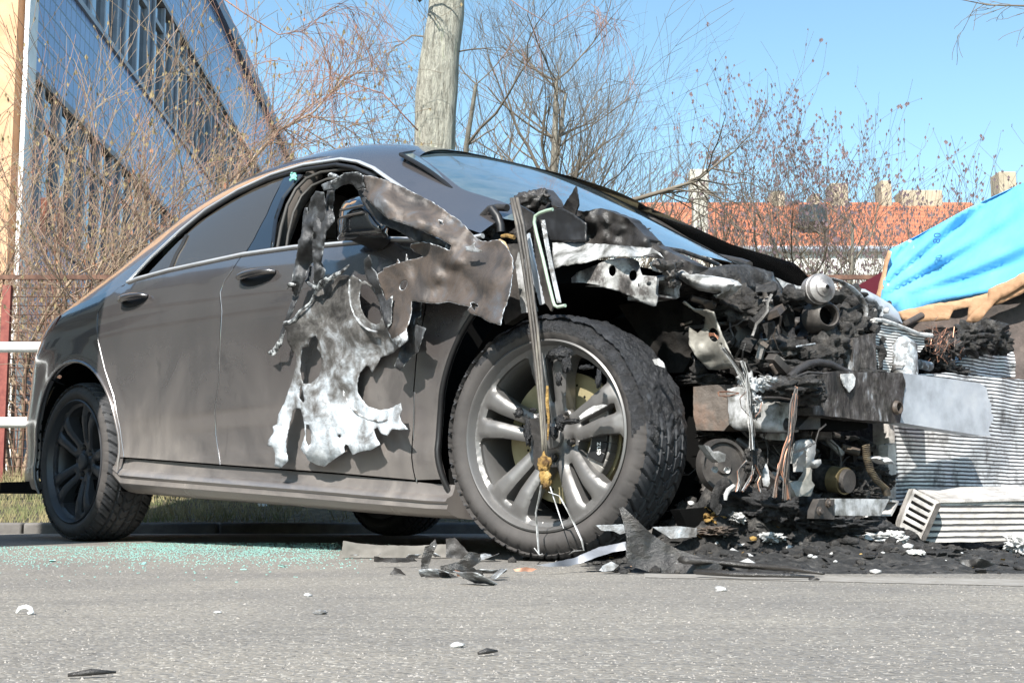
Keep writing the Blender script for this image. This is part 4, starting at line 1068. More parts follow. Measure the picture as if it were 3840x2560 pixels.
def pblob(mb, t, x, y, plane, base, rx_, ry_, rz=None, amp=.35, sub=3, sc=2.5):
    (u, v), = T((t, [(x, y)])); p = onX(u, v, base) if plane == 'X' else (onY(u, v, base) if plane == 'Y' else onW(u, v, base))
    s_ = ZM[t][2]; dist = np.linalg.norm(p - (CAMC if plane != 'W' else np.array([0, 0, CH]))); a = rx_ * s_ * dist / FS; b = ry_ * s_ * dist / FS
    c_ = rz if rz else min(a, b)
    mb.blob(tuple(p), (c_, a * 1.25, b) if plane == 'X' else ((a * 1.2, c_, b)), amp, sub, sc)
# ================= torn fender steel over the door
lower = T(('a7', [(590, 150), (690, 148), (672, 200), (668, 270), (675, 350), (700, 430), (740, 490), (700, 490)]))
L1 = T(('a7', [(590, 150), (640, 150), (690, 150), (720, 170), (755, 200), (770, 190), (830, 230), (865, 300), (890, 380), (900, 470), (950, 520), (1000, 520), (1060, 560), (1070, 600), (1010, 650), (960, 690), (880, 720), (850, 780), (822, 822), (800, 780), (780, 775),
     (735, 830), (718, 900), (722, 960), (750, 1010), (800, 1060), (870, 1083), (940, 1075), (1000, 1045), (1020, 1035), (1030, 1080), (1010, 1120), (1030, 1170), (1070, 1215), (1000, 1218), (960, 1215), (925, 1260), (885, 1245), (860, 1200), (835, 1215), (850, 1270), (877, 1320),
     (820, 1355), (740, 1370), (685, 1390), (660, 1330), (640, 1317), (627, 1335), (632, 1370), (560, 1420), (490, 1473), (440, 1460), (380, 1430), (350, 1380), (327, 1350), (350, 1290), (360, 1250), (352, 1170), (345, 1130), (330, 1075), (300, 1068), (275, 1090), (255, 1160),
     (235, 1250), (225, 1330), (240, 1430), (195, 1480), (150, 1470), (152, 1380), (140, 1340), (100, 1330), (105, 1290), (140, 1240), (135, 1195), (165, 1180), (175, 1110), (215, 1040), (240, 960), (270, 880), (290, 800), (300, 730), (295, 690), (265, 670), (235, 600), (232, 540),
     (212, 510), (215, 490), (290, 455), (330, 400), (385, 370), (410, 310), (460, 240), (500, 200), (560, 150)]))
hA = T(('a7', [(760, 215), (738, 250), (733, 300), (745, 380), (775, 440), (815, 480), (850, 495), (880, 480), (888, 430), (880, 360), (850, 290), (815, 240), (780, 212)]))
hB = T(('a7', [(340, 645), (385, 640), (378, 600), (430, 565), (450, 610), (440, 660), (470, 700), (475, 780), (455, 850), (400, 900), (345, 900), (325, 820), (330, 720)]))
hC = T(('a7', [(320, 935), (335, 910), (345, 960), (355, 1022), (345, 1032), (318, 1000)]))
hD = T(('a7', [(365, 1180), (385, 1185), (400, 1240), (402, 1310), (380, 1330), (362, 1290)]))
hE = ell('a7', 597, 1263, 11, 11, 10)
c1 = [('a7', x, y, o) for x, y, o in [(640, 170, .05), (400, 400, .06), (240, 500, .075), (500, 450, .035), (560, 700, .035), (700, 500, .06), (700, 300, .055), (920, 500, .075), (1060, 580, .10), (880, 600, .03), (880, 700, .012), (820, 810, .010), (620, 900, .03), (700, 950, .018), (850, 1120, .018),
      (1040, 1200, .045), (560, 1150, .035), (560, 1300, .03), (450, 1460, .018), (340, 1350, .035), (680, 1380, .03), (860, 1300, .03), (260, 950, .035), (200, 1150, .045), (180, 1470, .025), (110, 1310, .055), (480, 780, .03), (330, 1080, .04)]]
o = sheet('torn_fender', L1, m_zinc, ctrl=c1, holes=[hA, hB, hC, hD, hE], step=8, crumple=.012, cs=6, fine=.0018, edgepx=12)
o['label'] = 'torn white scorched sheet steel hanging on the front door'
set_attr(o.data, 'ash', [max(-.28, min(.42, (.45 - (q.co.z - .33) * 2.0))) - (.12 if q.co.z > .5 and q.co.x < -1.0 else 0) for q in o.data.vertices])
# stamped flange round the C shaped opening
k = MB(); ptube('stamped_flange', [('a7', [(680, 760), (640, 830), (628, 900), (636, 980), (670, 1050), (730, 1110), (800, 1145), (880, 1160), (950, 1150), (1010, 1130)])], 'Y', -.903, 9, m_zinc, o, flat=.6)
ptube('stamped_flange', [('a7', [(672, 180), (668, 270), (680, 360), (705, 430), (745, 490), (800, 530), (860, 545)])], 'Y', -.938, 7, m_zinc, o, flat=.6)
fT = T(('a1', [(1040, 150), (1110, 155), (1180, 170), (1300, 210), (1450, 270), (1600, 345), (1750, 420)]), ('a2', [(335, 425), (410, 470), (470, 520), (560, 575), (640, 645), (720, 740), (790, 790), (860, 800), (950, 780), (985, 790), (1040, 840), (1075, 900), (1105, 960), (1110, 1040), (1100, 1150), (1080, 1300), (1050, 1400), (1010, 1500), (987, 1620),
     (930, 1600), (880, 1590), (780, 1530), (700, 1510), (660, 1470), (690, 1440), (600, 1420), (480, 1390), (350, 1405), (250, 1400), (115, 1380)]), ('a7', [(1095, 400), (1080, 470), (1060, 520), (1070, 600), (1010, 650), (960, 600), (930, 540), (900, 480), (870, 330), (830, 230), (850, 150), (900, 120)]),
     ('a1', [(1250, 1060), (1380, 1010), (1390, 970), (1410, 1005), (1470, 990), (1475, 920), (1490, 980), (1560, 970), (1640, 945), (1560, 900), (1510, 860), (1518, 825), (1560, 815), (1640, 800)]), ('a2', [(300, 815), (400, 850), (490, 885), (505, 835), (400, 775), (200, 690), (0, 610)]), ('a1', [(1300, 580), (1200, 490), (1130, 430), (1045, 335), (1075, 290), (1060, 210)]))
fh = [ell('a1', 1447, 1228, 32, 50, 14, .5), T(('a2', [(690, 1400), (720, 1395), (765, 1420), (770, 1440), (740, 1440), (735, 1480), (710, 1450)])), T(('a2', [(380, 590), (410, 600), (425, 635), (390, 630)]))]
c2 = [(t, x, y, o) for t, x, y, o in [('a1', 1040, 200, .13), ('a1', 1200, 200, .10), ('a1', 1200, 420, .15), ('a1', 1300, 560, .13), ('a1', 1450, 280, .07), ('a1', 1600, 600, .13), ('a1', 1700, 420, .05), ('a2', 100, 640, .12), ('a2', 450, 810, .10), ('a2', 550, 580, .03), ('a2', 300, 420, .04), ('a2', 760, 800, .02),
     ('a2', 980, 800, .07), ('a2', 1100, 1000, .12), ('a2', 1060, 1400, .18), ('a2', 900, 1200, .15), ('a2', 985, 1610, .21), ('a2', 700, 1450, .15), ('a2', 700, 1000, .08), ('a2', 350, 1130, .10), ('a2', 450, 1230, .055), ('a2', 200, 1390, .10), ('a2', 650, 1300, .09), ('a1', 1560, 1060, .055), ('a1', 1640, 900, .06),
     ('a1', 1450, 1100, .07), ('a1', 1300, 1100, .05), ('a7', 1000, 250, .06), ('a7', 950, 450, .07), ('a7', 1060, 560, .1), ('a7', 870, 150, .05), ('a2', 560, 1000, .11), ('a2', 600, 870, .07), ('a2', 480, 1090, .05), ('a2', 600, 1150, .075)]]
o = sheet('torn_fender', fT, m_fender, ctrl=c2, holes=fh, step=8, crumple=.014, cs=5, fine=.001, edgepx=13, seed=4)
o['label'] = 'buckled brown scorched fender steel folded back to the mirror'
oF = o
sheet('torn_fender', T(('a1', [(990, 240), (1050, 250), (1130, 380), (1250, 480), (1400, 590), (1640, 700), (1829, 790)]), ('a2', [(495, 850), (480, 890), (300, 825), (109, 790)]), ('a1', [(1520, 780), (1400, 700), (1255, 638), (1230, 650), (1130, 530), (1050, 430), (1010, 340)])), m_zdark,
      ctrl=[('a1', 1000, 300, .10), ('a1', 1100, 480, .11), ('a1', 1300, 600, .07), ('a1', 1240, 640, .12), ('a1', 1520, 780, .10), ('a1', 1700, 780, .05), ('a2', 400, 850, .05)], step=8, edgepx=7, parent=oF)
sheet('torn_strip', T(('a1', [(640, 250), (700, 215), (740, 205), (800, 180), (860, 130), (920, 122), (985, 120), (1040, 155), (1070, 280), (1045, 272), (1000, 300), (960, 250), (910, 232), (860, 245), (775, 290), (760, 285), (665, 300)])), m_zdark,
      ctrl=[('a1', 660, 260, .15), ('a1', 800, 180, .16), ('a1', 985, 125, .15), ('a1', 900, 230, .10), ('a1', 1050, 270, .12)], step=7, edgepx=7, parent=oF)
X1 = T(('a1', [(590, 305), (540, 370), (520, 450), (515, 540), (503, 465), (480, 470), (465, 540), (455, 650), (440, 760), (415, 790), (405, 900), (385, 1000), (370, 1080), (360, 1180), (295, 1225), (350, 1250), (355, 1290), (368, 1290), (350, 1390), (300, 1520)]), ('a7', [(205, 500), (180, 590), (140, 650), (100, 690), (140, 712), (195, 640), (215, 560), (240, 480), (300, 330), (350, 200), (385, 90), (415, 60)]),
       ('a1', [(560, 900), (620, 820), (660, 740), (690, 700), (700, 600), (685, 450), (665, 315)]))
sheet('torn_strip', X1, m_zdark, ctrl=[('a1', 600, 320, .15), ('a1', 470, 500, .10), ('a1', 600, 600, .13), ('a1', 450, 800, .13), ('a1', 500, 1000, .06), ('a1', 310, 1230, .09), ('a1', 420, 1300, .05), ('a7', 110, 690, .03), ('a7', 190, 580, .05), ('a1', 660, 700, .07)], step=8, edgepx=9, crumple=.012, cs=14, seed=9)['label'] = 'long dark strip of torn steel hanging left of the mirror'
X2 = T(('a1', [(700, 300), (770, 290), (765, 400), (750, 490), (770, 560), (770, 600), (690, 700), (655, 900), (640, 1000), (680, 1080), (650, 1200), (610, 1270), (560, 1200), (572, 1080), (555, 950), (550, 850), (560, 700), (555, 600), (600, 550), (680, 450), (690, 380)]))
sheet('torn_strip', X2, m_zdark, ctrl=[('a1', 740, 310, .13), ('a1', 690, 480, .10), ('a1', 600, 620, .13), ('a1', 760, 560, .12), ('a1', 580, 900, .11), ('a1', 640, 1100, .10), ('a1', 600, 1250, .07)], step=7, edgepx=7, crumple=.016, cs=18, seed=2)
sheet('torn_strip', T(('a1', [(540, 985), (545, 1080), (520, 1190), (560, 1230), (500, 1215), (480, 1190), (510, 1150)])), m_zdark, base=-.93, step=6, edgepx=6)
K = T(('a7', [(800, 10), (770, 40), (765, 65), (772, 130), (790, 185), (830, 230), (870, 330), (900, 460), (930, 520), (955, 480), (965, 290), (920, 330), (880, 230), (850, 130), (820, 100), (815, 40)]))
sheet('torn_strip', K, m_zdark, ctrl=[('a7', 800, 20, .12), ('a7', 780, 130, .09), ('a7', 850, 200, .10), ('a7', 860, 300, .06), ('a7', 950, 350, .08), ('a7', 920, 500, .09)], step=6, edgepx=5, crumple=.01, seed=6)
sheet('torn_strip', T(('a7', [(1100, 340), (1165, 335), (1155, 440), (1120, 450), (1110, 490), (1150, 500), (1195, 520), (1180, 560), (1160, 620), (1140, 680), (1080, 730), (1015, 812), (1000, 800), (975, 780), (1000, 720), (1015, 650), (1060, 600), (1075, 500)])), m_zdark,
      ctrl=[('a7', 1130, 350, .03), ('a7', 1060, 620, .03), ('a7', 1160, 600, .08), ('a7', 1000, 800, .06), ('a7', 980, 780, .03), ('a7', 1190, 530, .07)], step=6, edgepx=12, crumple=.012, cs=20, seed=3)
# rolled, curled edges
k = MB()
for q, base_, r_ in (([('a7', [(215, 500), (260, 490), (300, 455), (330, 400), (390, 330), (430, 280), (470, 225), (520, 190), (560, 150), (610, 130), (665, 82)])], -.958, [5, 9, 8, 5, 5, 6, 9, 7, 10, 7, 3]), ([('a1', [(1040, 150), (985, 118), (860, 130), (800, 180), (760, 200)])], -1.045, 2),
                     ([('a1', [(720, 170), (745, 140), (770, 150), (800, 180), (760, 210), (730, 215)])], -1.04, [6, 9, 7, 8, 9, 5]), ([('a1', [(300, 1225), (350, 1235), (385, 1215)])], -.97, [3, 8, 4]), ([('a1', [(360, 1210), (390, 1120), (410, 1080)])], -.955, [6, 8, 4]), ([('a1', [(490, 1190), (540, 1215), (600, 1260), (640, 1210), (700, 1160)])], -.97, [4, 7, 7, 6, 4])):
    m_ = MB(); ptube('', q, 'Y', base_, r_, None, mb=m_, n=7, wob=.004); k.v, kv = k.v, len(k.v); k.f += [tuple(i + kv for i in f) for f in m_.f]; k.v += m_.v
set_o = k.build('curled_edge', m_zdark, oF, sharp=30)
# sealing bead on the fender edge
ptube('sealant_bead', [('a2', [(975, 790), (1020, 815), (1050, 870), (1060, 930), (1055, 1000)])], 'Y', -.95, 7, M('tan_sealant', [(.35, (.22, .15, .08)), (.65, (.5, .37, .22))], 50, .8, bump=.6), oF)
sheet('fender_scrap', T(('a2', [(640, 850), (690, 840), (730, 812), (740, 860), (800, 880), (805, 905), (700, 900), (650, 890)])), m_zinc, base=-1.0, step=5, parent=oF)

# ================= front end structure, dark cavity first
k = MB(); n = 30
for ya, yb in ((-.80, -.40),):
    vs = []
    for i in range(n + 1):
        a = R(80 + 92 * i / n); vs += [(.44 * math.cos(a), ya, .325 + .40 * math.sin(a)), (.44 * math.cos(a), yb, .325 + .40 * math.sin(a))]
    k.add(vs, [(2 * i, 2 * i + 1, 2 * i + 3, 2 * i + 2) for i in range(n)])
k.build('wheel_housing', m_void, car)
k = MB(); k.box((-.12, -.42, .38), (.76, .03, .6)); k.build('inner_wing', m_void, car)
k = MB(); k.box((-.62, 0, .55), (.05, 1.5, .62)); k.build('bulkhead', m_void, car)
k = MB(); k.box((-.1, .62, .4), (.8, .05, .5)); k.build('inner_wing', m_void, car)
k = MB(); k.box((.05, .1, .30), (.45, .9, .28)); k.box((.0, .1, .56), (.42, .8, .24)); k.build('engine_block', m_char, car, bevel=.03)
k = MB(); k.box((.22, -.30, .36), (.5, .07, .1)); k.build('front_rail', m_soot, car, bevel=.01)
# firewall / cowl burnt plastics
sheet('scuttle_panel', T(('D', [(1160, 478), (1185, 452), (1215, 440), (1243, 432), (1262, 455), (1268, 472), (1300, 478), (1340, 486), (1380, 478), (1440, 500), (1475, 535), (1500, 560), (1560, 590), (1600, 610), (1580, 640), (1500, 590), (1400, 575), (1280, 566), (1240, 600), (1180, 700), (1160, 640), (1165, 560), (1130, 520), (1090, 500), (1120, 480)])),
      m_charsoft, base=-.60, step=10, crumple=.05, cs=9, fine=.004, back=.05, seed=12)
sheet('scuttle_panel', T(('D', [(1290, 480), (1322, 428), (1328, 470), (1318, 500), (1300, 505)])), m_charsoft, base=-.66, step=7, crumple=.02, back=.006)
sheet('scuttle_panel', T(('a2', [(1340, 560), (1440, 500), (1590, 468), (1700, 530), (1829, 620), (1829, 800), (1500, 805), (1400, 700)])), m_black, base=-.68, step=8, crumple=.01, thick=.004)
k = MB()
for t, x, y, b_, a_, c_ in (('a2', 1250, 400, -.68, 150, 90), ('a2', 1400, 360, -.66, 60, 70), ('a2', 780, 620, -.72, 90, 70), ('a2', 900, 540, -.70, 60, 70), ('a2', 880, 680, -.72, 50, 60), ('a3', 620, 150, -.5, 150, 60), ('a3', 780, 150, -.45, 110, 55), ('a3', 570, 30, -.4, 60, 50), ('a3', 700, 230, -.5, 260, 40), ('a3', 230, 230, -.6, 50, 30), ('a3', 330, 250, -.6, 50, 25), ('a3', 900, 200, -.42, 60, 60)):
    pblob(k, t, x, y, 'Y', b_, a_, c_, amp=.5, sub=4, sc=2)
tag(k.build('melted_cowl', m_charsoft, car, sharp=None), kind='stuff')
ptube('melted_hose', [('a2', [(700, 700), (760, 640), (820, 540), (880, 480), (960, 465), (1050, 470)])], 'Y', -.74, 14, m_charsoft, n=10)
ptube('melted_hose', [('a2', [(900, 480), (960, 560), (985, 640), (990, 710)])], 'Y', -.76, 16, m_black, n=10)
ptube('burnt_seal', [('a2', [(1000, 750), (1050, 740), (1120, 760)])], 'Y', -.80, 8, m_yellow)
# far scuttle edge along the windscreen
ptube('scuttle_edge', [('a3', [(850, 10), (960, 60), (1100, 130), (1300, 230), (1500, 330), (1700, 430), (1900, 480), (1970, 500)])], 'Y', [.60, .60, .6, .6, .6, .58, .5, .45], 12, m_charsoft, n=8, wob=.004)
ptube('scuttle_edge', [('a3', [(930, 150), (1020, 270), (1150, 330), (1350, 390), (1550, 480), (1650, 530)])], 'Y', [-.3, -.25, -.2, -.1, .0, .1], 9, m_char, n=8, wob=.006)
# A post lower, hinge area behind fender
sheet('hinge_post', T(('D', [(1150, 560), (1200, 560), (1215, 640), (1215, 710), (1160, 745), (1150, 700)])), m_soot, base=-.80, step=10, back=.03)
sheet('hinge_post', T(('a2', [(1130, 1010), (1160, 900), (1210, 1000), (1240, 1150), (1330, 1480), (1190, 1500), (1160, 1250)])), m_white_al, base=-.83, step=7, back=.01)
sheet('wing_bracket', T(('a2', [(1225, 740), (1260, 715), (1300, 930), (1420, 1400), (1370, 1420), (1280, 1100)])), m_beam, base=-.86, step=7, back=.006, crumple=.003)
sheet('wing_bracket', T(('a2', [(1165, 440), (1300, 520), (1310, 640), (1210, 720), (1180, 600)])), m_charsoft, base=-.84, step=8, crumple=.01, back=.01)
# pale green rod, fluted strip, grooved seal strip hanging over the wheel
ptube('trim_rod', [('a2', [(1495, 483), (1440, 495), (1370, 520), (1325, 550), (1315, 610), (1345, 750), (1400, 960), (1450, 1180), (1500, 1380), (1515, 1425), (1545, 1440), (1620, 1425)])], 'Y', -.90, 6.5, m_green, n=12)
m_strip = M('burnt_seal_strip', [(.35, (.035, .032, .03)), (.55, (.1, .09, .08)), (.75, (.27, .25, .2))], 30, .5, bump=.7, bscale=80, bd=.004, stretch=(1, 1, .15))
sheet('trim_plate', T(('a2', [(1300, 620), (1330, 680), (1500, 1420), (1480, 1480), (1420, 1400), (1330, 1000)])), m_soot, base=-.88, step=7, back=.006)
k = MB()
for dx in (-14, 0, 14):
    ptube('', [('a2', [(1400 + dx, 590), (1440 + dx, 830), (1500 + dx, 1130), (1560 + dx, 1400)])], 'Y', -.895 + .002 * abs(dx) / 14, 3.3, None, mb=k)
k.build('fluted_strip', m_zinc, car)
k = MB(); seqs = [(1180, 455), (1195, 520), (1208, 600), (1218, 680), (1228, 760), (1238, 850), (1244, 930), (1249, 1000), (1251, 1050)]
for dx, r_, b_ in ((-7, 6, -.945), (0, 4.5, -.95), (7, 6, -.945)):
    ptube('', [('D', [(x + dx * (1 if i < 6 else .6) , y) for i, (x, y) in enumerate(seqs)])], 'Y', b_, [r_ * 1.1, r_ * 1.1, r_ * 1.1, r_, r_, r_, r_ * .9, r_ * .8, r_ * .6], None, mb=k, wob=.0008)
hang = k.build('seal_strip', m_strip, car, sharp=None); hang['label'] = 'long grooved seal strip hanging down over the front wheel'
sheet('melted_sheet', T(('b2', [(150, 555), (200, 548), (225, 600), (232, 790), (222, 900), (185, 885), (172, 800), (178, 700), (160, 640)])), m_charsoft, base=-.925, step=7, crumple=.004, back=.004, parent=hang)
ptube('foam_residue', [('b2', [(262, 340), (266, 450), (270, 560), (272, 700)])], 'Y', -.958, [5, 7, 5, 3], m_yellow, hang, wob=.002)
k = MB(); pblob(k, 'b2', 245, 850, 'Y', -.955, 36, 60, amp=.4); pblob(k, 'b2', 255, 950, 'Y', -.955, 32, 70, amp=.4); k.build('foam_residue', m_yellow, hang, sharp=None)
k = MB()
ptube('', [('b2', [(225, 990), (215, 1060), (190, 1170), (200, 1290), (210, 1440)])], 'Y', -.965, [5, 6, 4, 6, 4], None, mb=k, flat=.4)
ptube('', [('b2', [(275, 1035), (345, 1060), (400, 1160), (450, 1260), (490, 1350), (505, 1415), (440, 1420), (410, 1440)])], 'Y', -.965, [3, 4, 4, 5, 5, 3, 5, 4], None, mb=k, flat=.4)
ptube('', [('b2', [(285, 1000), (300, 1050), (340, 1170), (372, 1272)])], 'Y', -.96, [3, 3, 3, 2], None, mb=k, flat=.4)
ptube('', [('b2', [(180, 1400), (215, 1445), (235, 1438)])], 'Y', -.965, 2, None, mb=k)
k.build('bare_wire', m_white_al, hang, sharp=30)
# rubber residue dripped over spokes
k = MB()
for x, y, a_, c_ in ((80, 520, 28, 30), (170, 500, 25, 12), (140, 640, 20, 90), (340, 300, 16, 40), (390, 200, 30, 60), (350, 580, 30, 50), (420, 575, 60, 16), (310, 650, 25, 40), (340, 130, 80, 40), (520, 220, 50, 14), (600, 300, 14, 60)):
    pblob(k, 'b2', x, y, 'Y', -.905 if x < 300 else -.893, a_, c_, rz=.008, amp=.6, sub=3, sc=3)
tag(k.build('melted_residue', m_char_rubber, car, sharp=None), kind='stuff')
sheet('ash_flake', T(('b2', [(470, 540), (520, 500), (560, 475), (620, 462), (650, 470), (600, 500), (540, 530), (480, 560)])), m_white_ash, base=-.895, step=6, back=.006)
sheet('ash_flake', T(('a3', [(1035, 1430), (1090, 1420), (1130, 1460), (1145, 1510), (1120, 1500), (1060, 1480)])), m_white_ash, base=-.80, step=6, back=.006)

# silver flap and perforated apron rail
sheet('apron_flap', T(('a3', [(55, 290), (250, 292), (600, 305), (1040, 345), (1110, 390), (1155, 440), (1080, 395), (960, 410), (860, 430), (700, 425), (560, 430), (430, 470), (340, 495), (290, 490), (210, 515), (160, 510), (80, 545), (60, 450)])), m_white_al,
      base=-.76, ctrl=[('a3', 300, 292, -.10), ('a3', 900, 330, -.10), ('a3', 300, 500, .02), ('a3', 800, 430, .02), ('a3', 1150, 440, 0)], step=8, crumple=.006)
rl = T(('a3', [(245, 635), (300, 580), (400, 540), (500, 500), (600, 455), (700, 445), (850, 440), (900, 470), (920, 560), (940, 610), (1010, 615), (1080, 620), (1085, 650), (1075, 720), (1070, 790), (1090, 815), (1085, 860), (1070, 905), (1050, 912), (960, 880), (860, 830), (700, 760), (560, 725), (400, 715), (245, 712)]))
ar = sheet('apron_rail', rl, m_rail, base=-.72, holes=[ell('a3', 645, 562, 38, 55, 18), ell('a3', 848, 610, 40, 57, 18), ell('a3', 1003, 692, 25, 20, 12), ell('a3', 903, 705, 8, 20, 8)], step=7, thick=.004, rag=.3, crumple=.003,
      ctrl=[('a3', 400, 600, .0), ('a3', 700, 560, .015), ('a3', 500, 660, .02), ('a3', 850, 720, .025), ('a3', 1000, 700, .02), ('a3', 1050, 880, .0), ('a3', 700, 750, .0), ('a3', 880, 480, -.03)])
xe = float(onY(*T(('a3', [(1080, 720)]))[0], -.72)[0])
sheet('rail_end', T(('a3', [(1080, 640), (1150, 625), (1310, 665), (1325, 690), (1300, 740), (1303, 820), (1270, 840), (1080, 812)])), m_rail, plane='X', base=xe, holes=[T(('a3', [(1098, 660), (1150, 655), (1258, 668), (1268, 690), (1250, 740), (1252, 800), (1232, 818), (1092, 795)]))], step=6, rag=.3, back=.10, crumple=.001, parent=ar)
k = MB()
for x, y, a_, c_ in ((1210, 600, 60, 60), (1190, 520, 90, 60), (1120, 500, 70, 50), (1230, 680, 40, 50), (1280, 500, 60, 40)): pblob(k, 'a3', x, y, 'X', xe + .01, a_, c_, amp=.5)
k.build('charred_lump', m_soot, ar, sharp=None)
sheet('headlamp_bracket', T(('a3', [(1280, 570), (1330, 550), (1400, 590), (1600, 608), (1700, 625), (1800, 650), (1845, 690), (1780, 770), (1660, 830), (1635, 800), (1700, 775), (1560, 770), (1450, 740), (1300, 640)])), m_white_al, base=-.60, step=8, bulge=.04, crumple=.008, back=.03)
sheet('sheet_scrap', T(('a3', [(1010, 490), (1080, 440), (1180, 550), (1120, 580), (1040, 560)])), m_white_al, base=-.68, step=6, crumple=.02)
m_inner = M('sooty_liner', [(.35, (.008, .008, .008)), (.6, (.02, .018, .016)), (.75, (.06, .052, .046))], 7, .8, bump=.6, spec=.15)
# inner wing flange, liner
sheet('inner_arch', T(('a3', [(1090, 830), (1350, 870), (1560, 1000), (1560, 1250), (1420, 1300), (1400, 1450), (1330, 1560), (1100, 1560), (900, 1200), (700, 900), (900, 870)])), m_inner, base=-.47, step=12, crumple=.03, back=.02)
sheet('wing_flange', T(('a3', [(1390, 1110), (1480, 1180), (1540, 1130), (1560, 1010), (1450, 955), (1330, 870), (1350, 860), (1450, 935), (1560, 940), (1635, 965), (1660, 1050), (1710, 1160), (1760, 1270), (1790, 1340), (1845, 1460), (1830, 1510), (1700, 1530), (1590, 1530), (1480, 1420), (1400, 1300)])),
      M('grey_flange', [(.3, (.1, .095, .085)), (.5, (.26, .25, .22)), (.7, (.5, .49, .45))], 8, .5, metal=.2, bump=.4), base=-.56, holes=[ell('a3', 1640, 1190, 50, 72, 16, -.3), ell('a3', 1713, 1283, 10, 12, 8)], step=8, crumple=.02, thick=.004, ctrl=[('a3', 1560, 1100, -.04), ('a3', 1640, 980, .05), ('a3', 1450, 1300, .03), ('a3', 1780, 1350, .05), ('a3', 1600, 1500, .0)])
k = MB(); 
for i in range(9): ptube('', [('a3', [(1590 + random.uniform(-10, 10), 1170 + i * 5), (1640, 1190 + random.uniform(-20, 20)), (1690, 1230 + random.uniform(-15, 25))])], 'Y', -.56, .8, None, mb=k, n=4)
k.build('bare_wire', m_copper, car)
# ================= engine bay
m_pump_ = M('grey_cast_metal', [(.3, (.07, .065, .06)), (.55, (.2, .19, .18)), (.7, (.42, .41, .4))], 16, .5, metal=.3, bump=.5)
def slab(name, L, mat, base, back, plane='X', step=11, crumple=.006, fine=.002, cs=9, rag=1.5, bulge=0, parent=car, holes=(), seed=0):
    return sheet(name, L, mat, plane=plane, base=base, back=back, step=step, crumple=crumple, cs=cs, fine=fine, rag=rag, bulge=bulge, parent=parent, holes=holes, seed=seed)
slab('air_box', T(('a4', [(-160, 190), (0, 130), (60, 112), (250, 105), (400, 150), (520, 185), (545, 260), (590, 300), (612, 370), (600, 450), (500, 430), (440, 415), (300, 370), (130, 330), (0, 280), (-160, 240)])), m_char, .30, .35, crumple=.02, bulge=.02)
ptube('air_box_post', [('a4', [(470, 300), (470, 420), (480, 560), (460, 640)])], 'X', .36, 20, m_soot, n=12)
slab('bracket', T(('a4', [(545, 235), (640, 280), (760, 320), (850, 330), (830, 365), (700, 360), (620, 340)])), m_white_ash, .25, .03)
# dark engine mass and lumps
k = MB()
for t, x, y, b_, a_, c_ in (('a4', 250, 560, .30, 190, 120), ('a4', 120, 480, .22, 200, 150), ('a4', 520, 520, .34, 110, 110), ('a4', 700, 450, .36, 150, 60), ('a4', 620, 950, .42, 200, 110), ('a4', 480, 1000, .36, 130, 120), ('a4', 900, 1020, .46, 180, 110), ('a4', 1060, 900, .48, 130, 140), ('a4', 1250, 720, .46, 120, 130), ('a4', 1250, 620, .44, 140, 110),
                              ('a4', 1330, 700, .44, 100, 160), ('a4', 1420, 950, .46, 120, 190), ('a4', 1160, 780, .46, 110, 110), ('a4', 1060, 760, .44, 110, 90), ('a4', 330, 1100, .42, 260, 70), ('a4', 700, 1120, .46, 220, 60), ('a4', 1240, 460, .40, 120, 110), ('a4', 1300, 560, .42, 80, 70), ('a4', 1350, 1180, .5, 160, 70), ('a4', 800, 1280, .55, 160, 80), ('a4', 560, 1300, .5, 200, 90),
                              ('a5', 850, 150, .58, 160, 80), ('a5', 1040, 110, .6, 100, 90), ('a5', 1120, 220, .6, 70, 80), ('a5', 60, 60, .45, 200, 60), ('a5', 250, 90, .48, 160, 40), ('a5', 190, 600, .45, 100, 40)):
    lft = T((t, [(x, y)]))[0][0] < 2880
    pblob(k, t, x, y, 'Y' if lft else 'X', -.46 if lft else b_, a_, c_, rz=.05, amp=.48, sub=4, sc=2.4)
tag(k.build('charred_crust', m_char, car, sharp=None), kind='stuff')
# scattered small burnt fragments filling the bay
k = MB(); k2 = MB()
for i in range(480):
    u = random.uniform(1600, 2050); v = random.uniform(640, 1130)
    if v < 640 + (u - 1600) * .12: continue
    if 1815 < u < 1965 and 690 < v < 835: continue
    p = onX(u * 1.6327, v * 1.6327, random.uniform(.25, .5)); s_ = random.uniform(.004, .02)
    if u < 1790: p = onY(u * 1.6327, v * 1.6327, random.uniform(-.5, -.3))
    if 2599 / 1.6327 < u < 1680 and 860 < v < 980: continue
    if random.random() < .6: (k if random.random() < .95 else k2).blob(tuple(p), (s_, s_ * random.uniform(.6, 1.6), s_ * random.uniform(.5, 1.4)), .5, 2, 2)
    else: (k if random.random() < .9 else k2).shard(tuple(p), s_ * 2.5)
tag(k.build('burnt_fragment', m_char, car, sharp=None), kind='stuff'); tag(k2.build('ash_fragment', m_white_ash, car, sharp=None), kind='stuff')
tg = {m.name: (m, MB()) for m in (m_soot, m_soot2, m_char, m_charsoft, m_pump_)}
